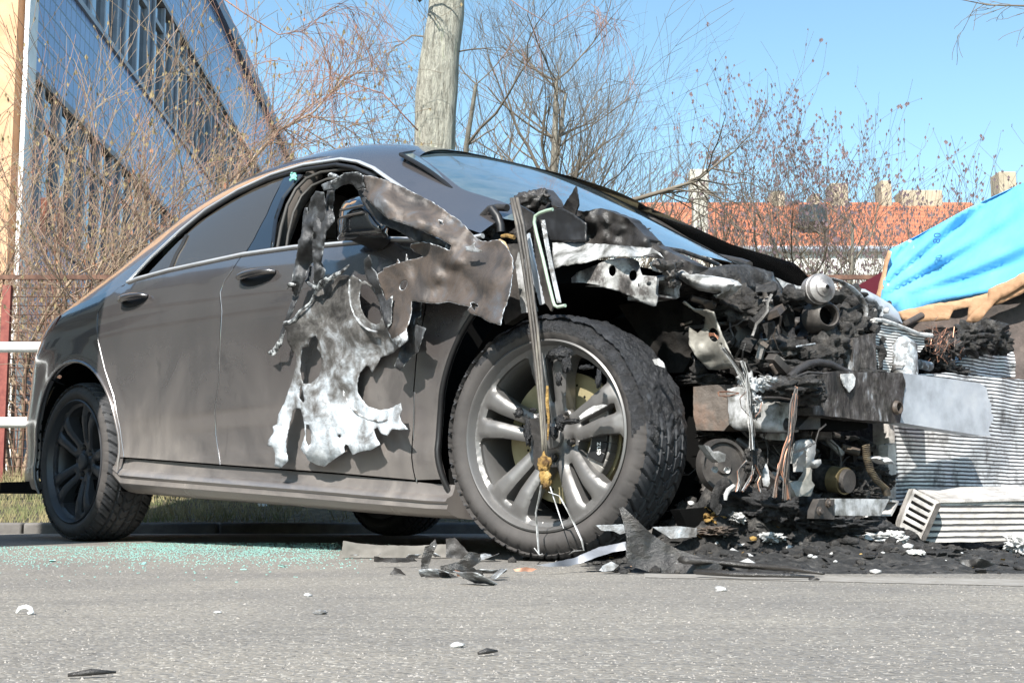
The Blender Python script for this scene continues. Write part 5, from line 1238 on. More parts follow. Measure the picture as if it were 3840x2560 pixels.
for i in range(230):
    u = random.uniform(1590, 2050); v = random.uniform(660, 1180)
    if v < 650 + (u - 1600) * .15 or (1590 < u < 1680 and 860 < v < 990) or (1860 < u and 850 < v < 990) or (1820 < u < 1960 and 690 < v < 830): continue
    dy = random.uniform(-.55, -.4) if u < 1790 else None; b_ = random.uniform(.3, .47)
    p = onY(u * 1.6327, v * 1.6327, dy) if dy else onX(u * 1.6327, v * 1.6327, b_); kk = random.choice(list(tg.values()))[1]; q = random.random(); e_ = Vector((random.gauss(0, 1), random.gauss(0, 1), random.gauss(0, 1))).normalized(); rt_ = Vector((0, 0, 1)).rotation_difference(e_)
    if q < .35: kk.box(tuple(p), (random.uniform(.008, .04), random.uniform(.004, .02), random.uniform(.02, .07)), rt_)
    elif q < .6: kk.tube([Vector(p), Vector(p) + e_ * random.uniform(.02, .07)], random.uniform(.004, .014), 10)
    else:
        P_ = [Vector(p)]; dd_ = Vector((random.gauss(0, .6), random.gauss(0, .6), -1))
        for k_ in range(6): dd_ = (dd_ + Vector((random.gauss(0, .4), random.gauss(0, .4), random.gauss(0, .3)))).normalized(); P_.append(P_[-1] + dd_ * random.uniform(.012, .028))
        kk.tube(P_, random.uniform(.0012, .0045), 5)
for m_, kk in tg.values(): tag(kk.build('burnt_fragment', m_, car, sharp=30), kind='stuff')
slab('burnt_plate', T(('a4', [(1300, 840), (1420, 800), (1525, 780), (1530, 1000), (1540, 1165), (1310, 1150), (1300, 980)])), m_beam_soot, .53, .03, crumple=.01)
slab('burnt_plate', T(('a4', [(700, 700), (560, 1170), (760, 1180)])), m_char, .40, .03, crumple=.02) if False else None
slab('coolant_tank', T(('a4', [(0, 680), (60, 665), (250, 665), (260, 720), (330, 690), (380, 740), (390, 850), (415, 1000), (410, 1060), (290, 1070), (130, 930), (140, 760), (100, 700), (0, 710)])), m_soot, .30, .12, crumple=.003, bulge=.02, rag=.4)
k = MB(); p = onX(*T(('a4', [(85, 850)]))[0], .30); k.lathe([(.0, .01), (.014, .01), (.016, .0), (.022, .0), (.026, -.01), (.03, -.03), (.03, -.08)], tuple(p), 'x', 28); k.build('rubber_mount', m_soot2, car)
slab('housing', T(('a4', [(600, 600), (650, 540), (740, 515), (880, 510), (960, 540), (960, 760), (940, 830), (700, 850), (570, 830), (585, 700)])), m_charsoft, .36, .05, rag=.3, holes=[T(('a4', [(620, 610), (660, 560), (740, 535), (860, 530), (930, 560), (925, 740), (900, 800), (700, 825), (590, 810), (600, 700)]))])
slab('housing', T(('a4', [(600, 600), (730, 580), (735, 700), (640, 810), (590, 820)])), m_soot, .30, .02, rag=.3)
k = MB(); pblob(k, 'a4', 800, 690, 'X', .28, 90, 70, amp=.25, sc=1.4); pblob(k, 'a4', 880, 580, 'X', .30, 70, 50, amp=.25, sc=1.4); pblob(k, 'a4', 800, 760, 'X', .3, 60, 60, amp=.2, sc=1.4); k.build('housing', m_soot, car, sharp=None)
# round silver cap and the pipe mouth below it
def facing(mb_prof, t, x, y, base, mat, name, n=40, rot=None, parent=car):
    p = onX(*T((t, [(x, y)]))[0], base); k = MB(); k.lathe(mb_prof, (0, 0, 0), 'x', n); o = k.build(name, mat, parent, sharp=35); o.location = tuple(p)
    o.rotation_euler = rot or (0, 0, R(-25)); return o
m_pump = M('pump_metal', [(.3, (.13, .12, .11)), (.5, (.33, .31, .3)), (.7, (.5, .47, .45))], 18, .4, metal=.6, bump=.3)
cp_ = facing([(0, .032), (.012, .030), (.013, .034), (.006, .04), (.0135, .03), (.022, .026), (.024, .022), (.037, .016), (.039, .010), (.039, .002), (.041, .001), (.041, -.004), (.038, -.006), (.038, -.03), (.02, -.035)], 'a4', 975, 350, .50, m_pump, 'vacuum_can')
facing([(.028, -.02), (.026, .012), (.029, .016), (.034, .012), (.038, .0), (.042, -.008), (.044, -.05)], 'a4', 1040, 610, .50, m_soot, 'pipe_mouth')
facing([(.026, -.02), (.024, -.035), (0, -.036)], 'a4', 1040, 610, .50, m_void, 'pipe_mouth')
ptube('throttle_lever', [('a4', [(1080, 245), (1180, 275), (1290, 340), (1370, 420), (1420, 510), (1430, 580), (1420, 640)])], 'X', .50, [10, 11, 12, 13, 13, 11, 10], m_zinc, n=10, flat=.5)
slab('cast_cover', T(('a4', [(1290, 345), (1340, 340), (1420, 350), (1550, 420), (1680, 500), (1750, 580), (1790, 690), (1700, 690), (1600, 660), (1560, 640), (1555, 560), (1500, 500), (1420, 470), (1380, 440)])), m_beam, .40, .03, bulge=.03, rag=.5)
slab('cast_cover', T(('a4', [(1110, 350), (1250, 400), (1340, 500), (1390, 560), (1340, 580), (1230, 520), (1100, 440)])), m_soot, .42, .04)
ptube('brass_fitting', [('a4', [(1470, 600), (1520, 560), (1550, 600)])], 'X', .38, 12, m_yellow)
ptube('copper_pipe', [('a4', [(1790, 705), (1880, 660), (1975, 610)])], 'X', .30, [11, 12, 13], m_soot2, n=14)
ptube('hose', [('a4', [(680, 1220), (760, 1140), (860, 1085), (960, 1065), (1080, 1085), (1200, 1150), (1280, 1180)])], 'X', .54, 15, m_charsoft, n=12)
ptube('rod', [('a4', [(690, 1250), (780, 1195), (860, 1165), (1000, 1175)])], 'X', .60, 5, m_soot)
ptube('rod', [('a4', [(750, 912), (850, 898), (930, 885)])], 'X', .5, 3.5, m_zinc)
ptube('rod', [('a5', [(610, 250), (700, 235), (850, 240), (960, 258)])], 'X', .62, 5, m_soot2)
# radiators
def finmat(name, stops, freq, axis=2, rough=.6):
    m = M(name, stops, 16, rough, metal=.1); nt = m.node_tree; b = nt.nodes['Principled BSDF']
    sep = nt.nodes.new('ShaderNodeSeparateXYZ'); nt.links.new(coords(nt), sep.inputs[0])
    wob = math_n(nt, 'MULTIPLY', noise_n(nt, coords(nt), 5, 5), .011); zz = math_n(nt, 'ADD', sep.outputs[axis], wob)
    fr_ = math_n(nt, 'FRACT', math_n(nt, 'MULTIPLY', zz, freq)); g = ramp(nt, [(0, 0), (.1, 1), (.62, 1), (.78, 0)], fr_)
    old = b.inputs['Base Color'].links[0].from_socket; nt.links.new(mixc(nt, g, (.05, .05, .052), old), b.inputs['Base Color'])
    bn = nt.nodes.new('ShaderNodeBump'); bn.inputs['Distance'].default_value = .006; bn.inputs['Strength'].default_value = .9; nt.links.new(g, bn.inputs['Height']); nt.links.new(bn.outputs[0], b.inputs['Normal']); return m
m_fin = finmat('radiator_fins', [(.32, (.16, .16, .16)), (.41, (.5, .5, .5)), (.5, (.76, .77, .78)), (.8, (.85, .86, .87))], 88)
m_finw = finmat('charge_cooler_fins', [(.3, (.4, .4, .39)), (.6, (.78, .78, .76))], 130)
m_cool = M('ash_dusted_cooler', [(.3, (.2, .19, .18)), (.5, (.42, .4, .38)), (.7, (.62, .6, .57))], 20, .7, bump=.4)
rad = slab('radiator', T(('D', [(2052, 965), (2052, 900), (2075, 862), (2180, 856), (2215, 862), (2290, 868), (2352, 872), (2620, 900), (2640, 1160), (2352, 1160), (2057, 1160)])), m_fin, .44, .03, crumple=.03, cs=3, rag=2)
slab('radiator_frame', T(('D', [(2040, 960), (2054, 960), (2058, 1165), (2044, 1165)])), m_cool, .46, .05, parent=rad, rag=.4)
slab('charge_cooler', T(('a4', [(1510, 640), (1600, 655), (1700, 690), (1850, 745), (1950, 785), (2080, 810), (2000, 840), (2010, 900), (1960, 970), (1900, 940), (1820, 900), (1705, 870), (1680, 900), (1700, 960), (1690, 1060), (1670, 1160), (1560, 1160), (1530, 1000)])), m_finw, .50, .05, crumple=.01, rag=2)
ptube('cooler_rim', [('a4', [(1510, 636), (1600, 650), (1700, 688), (1850, 742), (1960, 785), (2070, 812)])], 'X', .51, [7, 8, 8, 8, 8, 9], m_white_ash, wob=.002)
slab('charge_cooler', T(('a8', [(605, 420), (650, 380), (700, 335), (760, 322), (845, 325), (850, 308), (900, 325), (945, 350), (955, 420), (950, 495), (800, 490), (640, 480)])), m_fin, .30, .04, crumple=.02, rag=2)
k = MB(); p = onX(*T(('a8', [(300, 400)]))[0], .52); k.tube([(p[0], p[1], p[2] - .05), (p[0], p[1], p[2] + .045), (p[0] - .01, p[1], p[2] + .06)], [.036, .036, .02], 24); k.build('receiver_can', m_zinc, car)
ptube('receiver_can', [('a8', [(385, 415), (450, 430)])], 'X', .45, 17, m_zinc, n=16)
k = MB()
for x, y, a_, c_ in ((700, 250, 110, 60), (800, 240, 80, 70), (640, 300, 70, 60), (560, 330, 60, 50), (510, 430, 70, 40), (590, 460, 60, 30), (460, 350, 70, 50), (380, 290, 50, 40), (850, 290, 40, 60), (740, 310, 60, 40)): pblob(k, 'a8', x, y, 'X', .33, a_, c_, rz=.04, amp=.7, sub=4, sc=3)
tag(k.build('charred_crust', m_char, car, sharp=None), kind='stuff')
k = MB(); k3 = MB()
for i in range(150):
    x0, y0 = random.gauss(510, 45), random.gauss(290, 45); a_ = random.random() * 6.28; l_ = random.uniform(20, 70)
    ptube('', [('a8', [(x0, y0), (x0 + math.cos(a_) * l_ * .5, y0 + math.sin(a_) * l_ * .5 + random.gauss(0, 8)), (x0 + math.cos(a_) * l_, y0 + math.sin(a_) * l_)])], 'X', random.uniform(.33, .42), 1.1, None, mb=k if i % 2 else k3, n=3)
tag(k.build('rusty_wire', m_soot2, car), kind='stuff'); tag(k3.build('rusty_wire', m_copper, car), kind='stuff')
# bumper beam
bmr = slab('bumper_beam', T(('D', [(2072, 856), (2120, 862), (2200, 872), (2250, 880), (2266, 890), (2270, 915), (2277, 930), (2276, 945), (2283, 960), (2270, 985), (2275, 1000), (2255, 1000), (2160, 985), (2066, 970)])), m_beam, .60, .05, crumple=.002, fine=.0008, rag=.4)
slab('bumper_beam', T(('D', [(1885, 862), (1920, 852), (2000, 855), (2073, 856), (2080, 880), (2067, 971), (1960, 962), (1868, 951), (1866, 935), (1885, 930)])), m_beam_soot, .605, .06, crumple=.006, fine=.003, rag=1.5)['label'] = 'sooty near end of the bumper beam'
facing([(.019, .002), (.016, .012), (.013, .012), (.012, -.01), (0, -.011)], 'a5', 1985, 335, .61, m_soot2, 'towing_eye', rot=(0, 0, 0))
slab('paint_flake', T(('a5', [(1450, 5), (1560, 0), (1590, 40), (1580, 120), (1530, 185), (1480, 120), (1455, 60)])), m_white_ash, .612, .003, step=6)
slab('beam_bracket', T(('a5', [(1035, 525), (1160, 395), (1245, 402), (1245, 545), (1040, 548)])), m_soot, .57, .08, rag=.4)
slab('beam_bracket', T(('a5', [(1245, 410), (1700, 470), (1720, 530), (1600, 560), (1400, 555), (1245, 545)])), m_void, .55, .08, rag=.4)
# crash box, longitudinal member
slab('crash_box', T(('a5', [(330, 150), (400, 135), (450, 130), (560, 200), (700, 270), (850, 280), (855, 400), (840, 560), (720, 570), (560, 560), (400, 545), (350, 500), (340, 300)])), m_white_al, -.58, .08, rag=2.5, bulge=.01, plane='Y')
slab('crash_box', T(('a5', [(650, 578), (700, 570), (850, 580), (850, 655), (700, 640), (650, 615)])), m_white_al, -.49, .06, rag=1, plane='Y')
slab('side_member', T(('a5', [(0, 130), (150, 115), (310, 108), (335, 300), (350, 500), (300, 560), (30, 555), (0, 400)])), M('scorched_brown_member', [(.3, (.06, .05, .043)), (.5, (.13, .11, .095)), (.64, (.19, .13, .10)), (.78, (.25, .23, .21))], 9, .6, bump=.5), -.53, .10, rag=1, crumple=.006, plane='Y')
slab('cross_tube', T(('a5', [(50, 650), (300, 640), (860, 665), (860, 700), (300, 690), (60, 690)])), m_soot, -.46, .04, rag=.5, plane='Y')
facing([(0, .0), (.02, .002), (.024, -.004), (.055, -.004), (.058, .004), (.066, .004), (.068, -.02)], 'a5', 300, 900, .42, m_soot, 'pulley', rot=(0, R(-4), R(-20)))
for x, y in ((210, 940), (330, 945)): facing([(.008, .003), (.007, -.004), (0, -.004)], 'a5', x, y, .44, m_white_ash, 'pulley_hole', 12)
slab('bracket', T(('a5', [(110, 700), (150, 710), (200, 780), (250, 760), (320, 790), (310, 860), (250, 870), (200, 830), (130, 740)])), m_white_al, .47, .02)
ptube('belt', [('a5', [(330, 1060), (260, 1110), (215, 1200), (205, 1290), (250, 1330)])], 'X', .52, 12, m_char, n=8, flat=2)
ptube('white_hose', [('a5', [(395, 1100), (345, 1140), (318, 1190), (315, 1240)])], 'X', .54, [8, 10, 9, 6], m_white_ash)
# hanging wire looms
def loom(paths, mats, r, base, jit, nst, name='wire_loom'):
    ks = {}
    for i in range(nst):
        q = random.choice(paths); m_ = random.choice(mats); kk = ks.setdefault(m_.name, (m_, MB()))[1]
        dx = random.gauss(0, jit); ptube('', [('a5', [(x + dx + random.gauss(0, jit * .4), y + random.gauss(0, 4)) for x, y in q])], 'X', base + random.uniform(-.02, .02), r * random.uniform(.6, 1.4), None, mb=kk, n=4, wob=.001)
    for m_, kk in ks.values(): kk.build(name, m_, car)
loom([[(480, -120), (520, 0), (535, 150), (545, 300), (560, 450), (575, 600), (580, 740)], [(300, -250), (400, -100), (500, 50), (550, 200), (560, 400), (580, 600), (575, 740)]], [m_white_al, m_white_ash, m_soot], 2.2, .64, 12, 34)
loom([[(430, 1150), (460, 1050), (440, 950), (520, 860)], [(480, 1150), (540, 1050), (580, 980), (590, 900)], [(650, 1160), (620, 1060), (640, 1000), (600, 900)], [(500, 1150), (570, 1040), (590, 900)]], [m_copper, m_soot, m_white_al], 1.7, .62, 10, 26)
loom([[(1010, 130), (1005, 300), (965, 450), (945, 600), (900, 740), (850, 900), (815, 1050), (800, 1210)], [(1020, 150), (980, 300), (960, 560), (940, 700), (920, 900), (910, 1050), (900, 1240)], [(1000, 200), (975, 450), (950, 640), (900, 800), (880, 950), (930, 1100), (945, 1230)]], [m_copper, m_soot, m_soot2, m_charsoft], 2.2, .64, 10, 46)
loom([[(450, 190), (330, 180), (250, 175), (245, 215), (330, 230), (450, 200)], [(520, 180), (460, 240), (470, 330), (530, 390), (560, 420)], [(600, 240), (670, 280), (660, 370), (600, 420)]], [m_copper, m_soot2], 1.1, .66, 5, 9)
loom([[(960, 700), (990, 770), (1060, 750), (1150, 700), (1190, 680), (1230, 560), (1300, 490)]], [m_copper, m_soot], 1.4, .64, 4, 3)
loom([[(1300, 640), (1400, 720), (1440, 830), (1440, 930)], [(1400, 600), (1480, 700), (1520, 800), (1520, 900)]], [m_soot], 2, .5, 4, 4, 'cable')
k = MB()
for x, y, a_, c_ in ((590, 850, 80, 110), (580, 930, 60, 60), (560, 780, 45, 50)): pblob(k, 'a5', x, y, 'X', .62, a_, c_, amp=.5, sub=4)
k.build('charred_plug', m_char, car, sharp=None)
k = MB()
for x, y, a_, c_ in ((560, 130, 60, 100), (640, 110, 110, 55), (590, 250, 50, 40), (590, 380, 55, 60), (740, 60, 90, 30), (500, 60, 50, 60)): pblob(k, 'a5', x, y, 'X', .62, a_, c_, rz=.012, amp=.7, sub=4, sc=3)
k.build('ash_clump', m_white_al, car, sharp=None)
slab('bent_strip', T(('a5', [(615, 755), (640, 765), (680, 850), (715, 880), (740, 960), (752, 1070), (730, 1110), (700, 1100), (680, 980), (660, 900)])), m_white_al, .63, .004, step=6, crumple=.02)
slab('bent_strip', T(('a5', [(960, 880), (1000, 720), (1040, 665), (1085, 675), (1080, 770), (1020, 830), (990, 880)])), m_white_al, .60, .01, step=6, crumple=.02)
slab('cast_bracket', T(('a5', [(1075, 880), (1090, 780), (1100, 660), (1150, 640), (1200, 670), (1200, 780), (1180, 850), (1250, 840), (1255, 880), (1210, 925), (1150, 900), (1130, 940), (1080, 960)])), M('light_cast_alloy', [(.3, (.25, .25, .24)), (.6, (.55, .54, .52))], 12, .5, metal=.3, bump=.3), .58, .03, crumple=.02, bulge=.01)
slab('cast_bracket', T(('a5', [(945, 1070), (1020, 1050), (1080, 1060), (1130, 990), (1150, 920), (1165, 940), (1160, 1050), (1190, 1090), (1150, 1200), (1010, 1200)])), M('grey_cast_alloy', [(.3, (.15, .15, .13)), (.6, (.38, .36, .32))], 12, .5, metal=.3, bump=.3), .60, .02, crumple=.02)
# starter motor with brass ring, coil spring
ptube('electric_motor', [('a5', [(1100, 1000), (1200, 1010), (1360, 1035)])], 'X', [.42, .45, .50], [44, 47, 48], m_char, n=26)
mt = ptube('electric_motor', [('a5', [(1365, 1036), (1430, 1045), (1490, 1052)])], 'X', [.505, .525, .545], [49, 49, 49], M('tarnished_brass', [(.3, (.09, .07, .04)), (.5, (.2, .16, .09)), (.7, (.3, .24, .13))], 14, .4, metal=.5, bump=.2), n=30)
ptube('electric_motor', [('a5', [(1490, 1052), (1530, 1056)])], 'X', [.546, .558], [44, 42], m_soot, n=30)
k = MB(); P = [onX(*q, .60) for q in T(('a5', [(1690, 700), (1700, 830), (1735, 950), (1800, 1050), (1880, 1120), (1900, 1190)]))]
cp2 = []; turns = 34; N = turns * 10
for i in range(N + 1):
    t = i / N * (len(P) - 1); j = min(len(P) - 2, int(t)); c_ = P[j] + (P[j + 1] - P[j]) * (t - j); a_ = 6.2832 * i / 10
    cp2.append((c_[0] + .009 * math.cos(a_), c_[1] + .009 * math.sin(a_), c_[2] + .002 * math.sin(a_)))
k.tube(cp2, .0016, 5); k.build('coil_spring', M('brass_spring', [(.35, (.04, .035, .03)), (.55, (.14, .11, .07)), (.7, (.22, .18, .12))], 40, .6, metal=.4), car)
k = MB()
for x, y, a_, c_ in ((1600, 1050, 90, 100), (1700, 1130, 90, 70), (1780, 950, 70, 70), (1700, 1200, 110, 40), (1570, 1160, 90, 50), (1850, 1050, 60, 80), (1610, 920, 50, 40)): pblob(k, 'a5', x, y, 'X', .50, a_, c_, rz=.03, amp=.6, sub=4, sc=3)
tag(k.build('charred_crust', m_char, car, sharp=None), kind='stuff')
slab('white_knuckle', T(('a5', [(1795, 830), (1830, 810), (1870, 830), (1900, 820), (1940, 840), (1980, 885), (1900, 880), (1850, 850)])), m_white_ash, .58, .03, bulge=.008)
slab('radiator_frame', T(('a5', [(1910, 700), (1990, 680), (1985, 1220), (1905, 1220)])), m_cool, .50, .03, rag=1, parent=rad)
lm = slab('lower_member', T(('a5', [(1385, 1225), (1650, 1226), (1922, 1230), (1880, 1310), (1838, 1392), (1600, 1392), (1385, 1390)])), m_white_al, .62, .05, rag=.5, crumple=.003)
slab('lower_member', T(('a5', [(1240, 1228), (1384, 1228), (1384, 1428), (1183, 1420), (1190, 1340)])), m_soot, .625, .02, rag=.4)
for x, y in ((1325, 1270), (1232, 1348)): facing([(.011, -.004), (.011, .003), (.007, .004), (.006, .009), (0, .009)], 'a5', x, y, .627, m_soot2, 'bolt', 16, rot=(0, 0, 0))
slab('lower_member', T(('a5', [(1925, 1238), (2015, 1244), (2015, 1262), (1945, 1395), (1840, 1395), (1850, 1380), (1930, 1375), (1995, 1262), (1930, 1255)])), m_cool, .60, .04, rag=.3)
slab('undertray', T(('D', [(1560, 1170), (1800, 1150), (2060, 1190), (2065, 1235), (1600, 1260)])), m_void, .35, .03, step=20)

# ================= fallen cooler (leans on the rubble)
fc = empty('fallen_cooler', (0, 0, 0)); tag(fc, 'long ash grey intercooler lying on the rubble under the bumper beam', 'cooler')
fw_ = lambda L: [tuple(onW(*q, 3.72)) for q in L]
def wslab(name, L, mat, Y, back, parent, **kw): return slab(name, L, mat, Y, back, plane='W', parent=parent, **kw)
m_body = finmat('cooler_body_bars', [(.3, (.3, .28, .26)), (.6, (.55, .53, .5))], 62)
cb = wslab('core', T(('b4', [(905, 915), (1300, 905), (1664, 900), (2100, 890), (2100, 1250), (1664, 1262), (1100, 1285), (760, 1285), (840, 1100)])), m_body, 3.74, .10, fc, rag=.6, crumple=.004)
tk = wslab('end_tank', T(('b4', [(668, 800), (905, 925), (748, 1280), (700, 1210), (540, 1145), (560, 1060)])), m_cool, 3.70, .05, fc, rag=.6, crumple=.003, holes=[T(('b4', [(x0, y0), (x0 + 175, y0 + 95), (x0 + 163, y0 + 122), (x0 - 12, y0 + 27)])) for x0, y0 in ((676, 842), (650, 902), (626, 960), (602, 1018), (578, 1078))])
wslab('end_plate', T(('b4', [(880, 935), (908, 925), (908, 965), (770, 1275), (745, 1285), (745, 1240)])), m_soot, 3.69, .01, fc, rag=.6)
k = MB(); a_ = [onW(*q, Y_) for q, Y_ in zip(T(('b4', [(668, 800), (905, 915), (2100, 890), (2100, 785), (900, 795)])), (3.84, 3.73, 3.73, 3.98, 3.95))]
k.add([tuple(p) for p in a_], [(0, 1, 2, 3, 4)]); k.build('top_plate', m_cool, fc, smooth=False, solid=.006)

# ================= rubble, soot heap
def heap(x, y):
    h = 0
    for cx, cy, a_, r_ in ((.70, 3.62, .105, .17), (.52, 3.6, .08, .13), (.88, 3.75, .09, .16), (.44, 3.5, .05, .1), (1.05, 3.5, .010, .3), (1.45, 3.6, .008, .35), (.78, 3.3, .022, .3), (1.9, 3.6, .008, .4), (1.2, 4.4, .03, .4), (.45, 3.1, .012, .2)):
        h += a_ * 1.35 * math.exp(-((x - cx) ** 2 + (y - cy) ** 2) / r_ ** 2)
    e = min(1, max(0, (y - 2.86 - .05 * noise.noise(Vector((x * 6, 3, 0))) + (.25 * max(0, .35 - x))) / .25)) * min(1, max(0, (x - .12) / .2)) * min(1, max(0, (2.6 - x) / .3)) * min(1, max(0, (5.4 - y) / .4))
    n_ = noise.fractal(Vector((x * 14, y * 14, 0)), 1, 2, 5); n2 = noise.fractal(Vector((x * 55, y * 55, 4)), 1, 2, 3)
    return e * (h * (1 + .35 * n_) + .006 + .009 * n_ + .004 * n2) - .002
m_rubble = M('soot_rubble', [(.32, (.01, .01, .01)), (.5, (.03, .029, .028)), (.62, (.07, .066, .062)), (.72, (.16, .15, .14)), (.82, (.42, .41, .4))], 34, .75, bump=1, bscale=90, bd=.012)
o = grid_sheet('soot_heap', [.1 + i * .0095 for i in range(270)], [2.8 + i * .0095 for i in range(260)], heap, m_rubble, kind='stuff')
def gp(t, x, y, z=0): return onz(*T((t, [(x, y)]))[0], z)
k = MB(); k2 = MB(); k3 = MB()
for i in range(2600):
    x, y = random.uniform(.2, 2.2), random.uniform(2.88, 4.3); 
    if random.random() < .45: x, y = random.gauss(.7, .25), random.gauss(3.55, .2)
    z = max(0, heap(x, y)); s_ = abs(random.gauss(0, .006)) + .002 + (.012 if random.random() < .03 else 0)
    q = random.random(); tgt = k if q < .9 else (k2 if q < .975 else k3); s_ *= (.55 if x > 1.1 else 1)
    if random.random() < .5: tgt.blob((x, y, z + s_ * .3), (s_, s_ * random.uniform(.6, 1.4), s_ * random.uniform(.3, .9)), .5, 1, 2)
    else: tgt.shard((x, y, z + .002), s_ * 1.9)
tag(k.build('soot_crumbs', m_char, sharp=None), kind='stuff'); tag(k2.build('ash_crumbs', m_white_ash, sharp=None), kind='stuff'); tag(k3.build('foam_crumbs', m_yellow, sharp=None), kind='stuff')
# larger lumps on the heap
def lump(t, x, y, Y, a_, c_, mat, name, lab, cat, grp, amp=.55):
    k = MB(); pblob(k, t, x, y, 'W', Y, a_, c_, rz=.05, amp=amp, sub=5, sc=2.6); tag(k.build(name, mat, sharp=None), lab, cat, grp)
GRB = 'lumps of burnt rubble under the engine'
m_slag = M('ash_grey_slag', [(.3, (.014, .014, .015)), (.5, (.04, .04, .042)), (.66, (.085, .085, .09)), (.78, (.2, .2, .2))], 40, .8, bump=1, bscale=110, bd=.02)
for a in (('a5', 560, 1260, 3.52, 240, 120, m_slag, 'slag_lump', 'dark slag lump under the left wire loom'), ('a5', 820, 1300, 3.46, 210, 140, m_slag, 'slag_lump', 'large black slag lump in the middle of the heap'), ('a5', 1060, 1330, 3.46, 170, 140, m_slag, 'slag_lump', 'bluish black slag lump left of the bolted lower member'),
          ('a5', 1380, 1480, 3.42, 230, 70, m_slag, 'slag_lump', 'black slag lump beneath the white lower member'), ('a5', 120, 1420, 3.5, 110, 80, m_yellow, 'foam_lump', 'yellowish burnt foam lump right of the front tyre'), ('a5', 30, 1370, 3.52, 60, 50, m_white_ash, 'foam_lump', 'small pale foam lump touching the front tyre'),
          ('a5', 240, 1540, 3.4, 130, 40, m_soot2, 'foam_lump', 'reddish brown burnt foam lump below the yellow foam'), ('a5', 430, 1420, 3.45, 60, 50, m_white_al, 'metal_lump', 'shiny silver metal lump beside the yellow foam'), ('q6', 410, 900, 3.4, 40, 20, m_white_ash, 'metal_lump', 'white block lying before the black slag'),
          ('q6', 900, 900, 3.5, 70, 22, m_white_ash, 'metal_lump', 'crumbled white alloy lump left of the fallen cooler'), ('q6', 970, 900, 3.5, 40, 26, m_white_ash, 'metal_lump', 'white alloy flake standing by the fallen cooler'), ('q6', 1060, 968, 3.2, 28, 11, m_whitep, 'metal_lump', 'smooth small white lump in front of the fallen cooler'),
          ('q6', 1540, 930, 3.5, 40, 40, m_white_ash, 'metal_lump', 'white ashy lump at the right edge by the fallen cooler'), ('q6', 1290, 1050, 3.1, 60, 14, m_white_ash, 'metal_lump', 'flat white ash lump in front at the right'), ('q6', 830, 880, 3.55, 130, 45, m_slag, 'slag_lump', 'flat black slag ridge in front of the dark undertray')):
    lump(*a[:8], a[8], 'lump', GRB, .55)
for a in ((660, 1190, 3.62, 150, 70, 'soft grey slag lump wrapped round the foot of the left loom'), (950, 1245, 3.6, 130, 80, 'soft grey slag lump round the foot of the copper loom'), (430, 1210, 3.62, 120, 70, 'soft grey slag lump under the white hose end'), (1130, 1250, 3.58, 90, 75, 'soft grey slag lump touching the bolted plate'), (250, 1330, 3.6, 110, 60, 'soft grey slag lump behind the yellow foam')):
    lump('a5', a[0], a[1], a[2], a[3], a[4], m_slag, 'slag_lump', a[5], 'lump', GRB, .45)
def flat_piece(name, L, Y, mat, lab, cat='debris', back=.004, crumple=.006, bulge=0, grp=None, rag=.8, cs=14, step=8, ctrl=None):
    o = sheet(name, L, mat, plane='W', base=Y, back=back, step=step, crumple=crumple, cs=cs, rag=rag, bulge=bulge, parent=None, ctrl=ctrl); return tag(o, lab, cat, grp)
m_melt = M('melted_bumper_plastic', [(.3, (.02, .019, .018)), (.7, (.05, .045, .041))], 6, .3, bump=.6, bscale=22, bd=.02, stretch=(.5, .5, 1), coat=.25)
flat_piece('debris_piece', T(('D', [(1422, 1166), (1432, 1163), (1444, 1175), (1462, 1192), (1480, 1210), (1500, 1228), (1530, 1248), (1560, 1262), (1600, 1276), (1640, 1288), (1660, 1300), (1655, 1312), (1600, 1322), (1540, 1320), (1490, 1312), (1452, 1300), (1438, 1280), (1440, 1240), (1434, 1205)])), 2.93, m_melt,
           'melted fin shaped plastic panel standing in front of the front tyre', back=.012, crumple=.03, cs=7, rag=.3)
k = MB(); P = [gp('D', x, y, z) for x, y, z in ((1570, 1285, .03), (1650, 1292, .02), (1740, 1300, .015), (1820, 1306, .013), (1890, 1316, .008))]; k.tube([tuple(p) for p in P], [.016, .014, .013, .010, .006], 8, flat=.5)
P = [gp('D', x, y, z) for x, y, z in ((1600, 1312, .012), (1700, 1318, .010), (1790, 1320, .009), (1870, 1324, .006))]; k.tube([tuple(p) for p in P], [.012, .011, .009, .005], 8, flat=.5)
tag(k.build('plastic_strip', m_melt, sharp=None), 'long melted plastic strip trailing right from the fin shaped panel', 'debris')
flat_piece('debris_piece', T(('b2', [(190, 1512), (300, 1495), (440, 1465), (520, 1430), (600, 1395), (700, 1375), (778, 1358), (778, 1412), (700, 1425), (600, 1455), (500, 1495), (400, 1520), (280, 1522)])), 2.98, M('pale_blade', [(.3, (.16, .17, .19)), (.6, (.3, .31, .34))], 8, .5, metal=.4), 'curved pale grey metal blade lying under the front tyre', ctrl=[('b2', 200, 1512, .12), ('b2', 600, 1400, -.05), ('b2', 600, 1460, .05)])
flat_piece('aluminium_profile', T(('b2', [(585, 1252), (760, 1246), (772, 1252), (775, 1300), (740, 1310), (700, 1290), (620, 1285)])), 3.08, m_zinc, 'silver aluminium profile stub leaning on the front tyre', back=.03)
flat_piece('aluminium_profile', T(('D', [(1500, 1210), (1560, 1208), (1600, 1212), (1600, 1232), (1540, 1236)])), 3.35, m_zinc, 'silver aluminium profile lying right behind the fin shaped panel', back=.03)
flat_piece('trim_plate', T(('q5', [(8, 915), (60, 925), (160, 935), (330, 938), (490, 930), (488, 990), (300, 992), (150, 992), (0, 990)])), 3.75, M('dusty_trim', [(.3, (.13, .125, .11)), (.7, (.24, .22, .2))], 6, .7), 'long dusty grey trim plate lying under the door sill', back=.02)
GD = 'scraps of burnt bodywork in front of the sill'
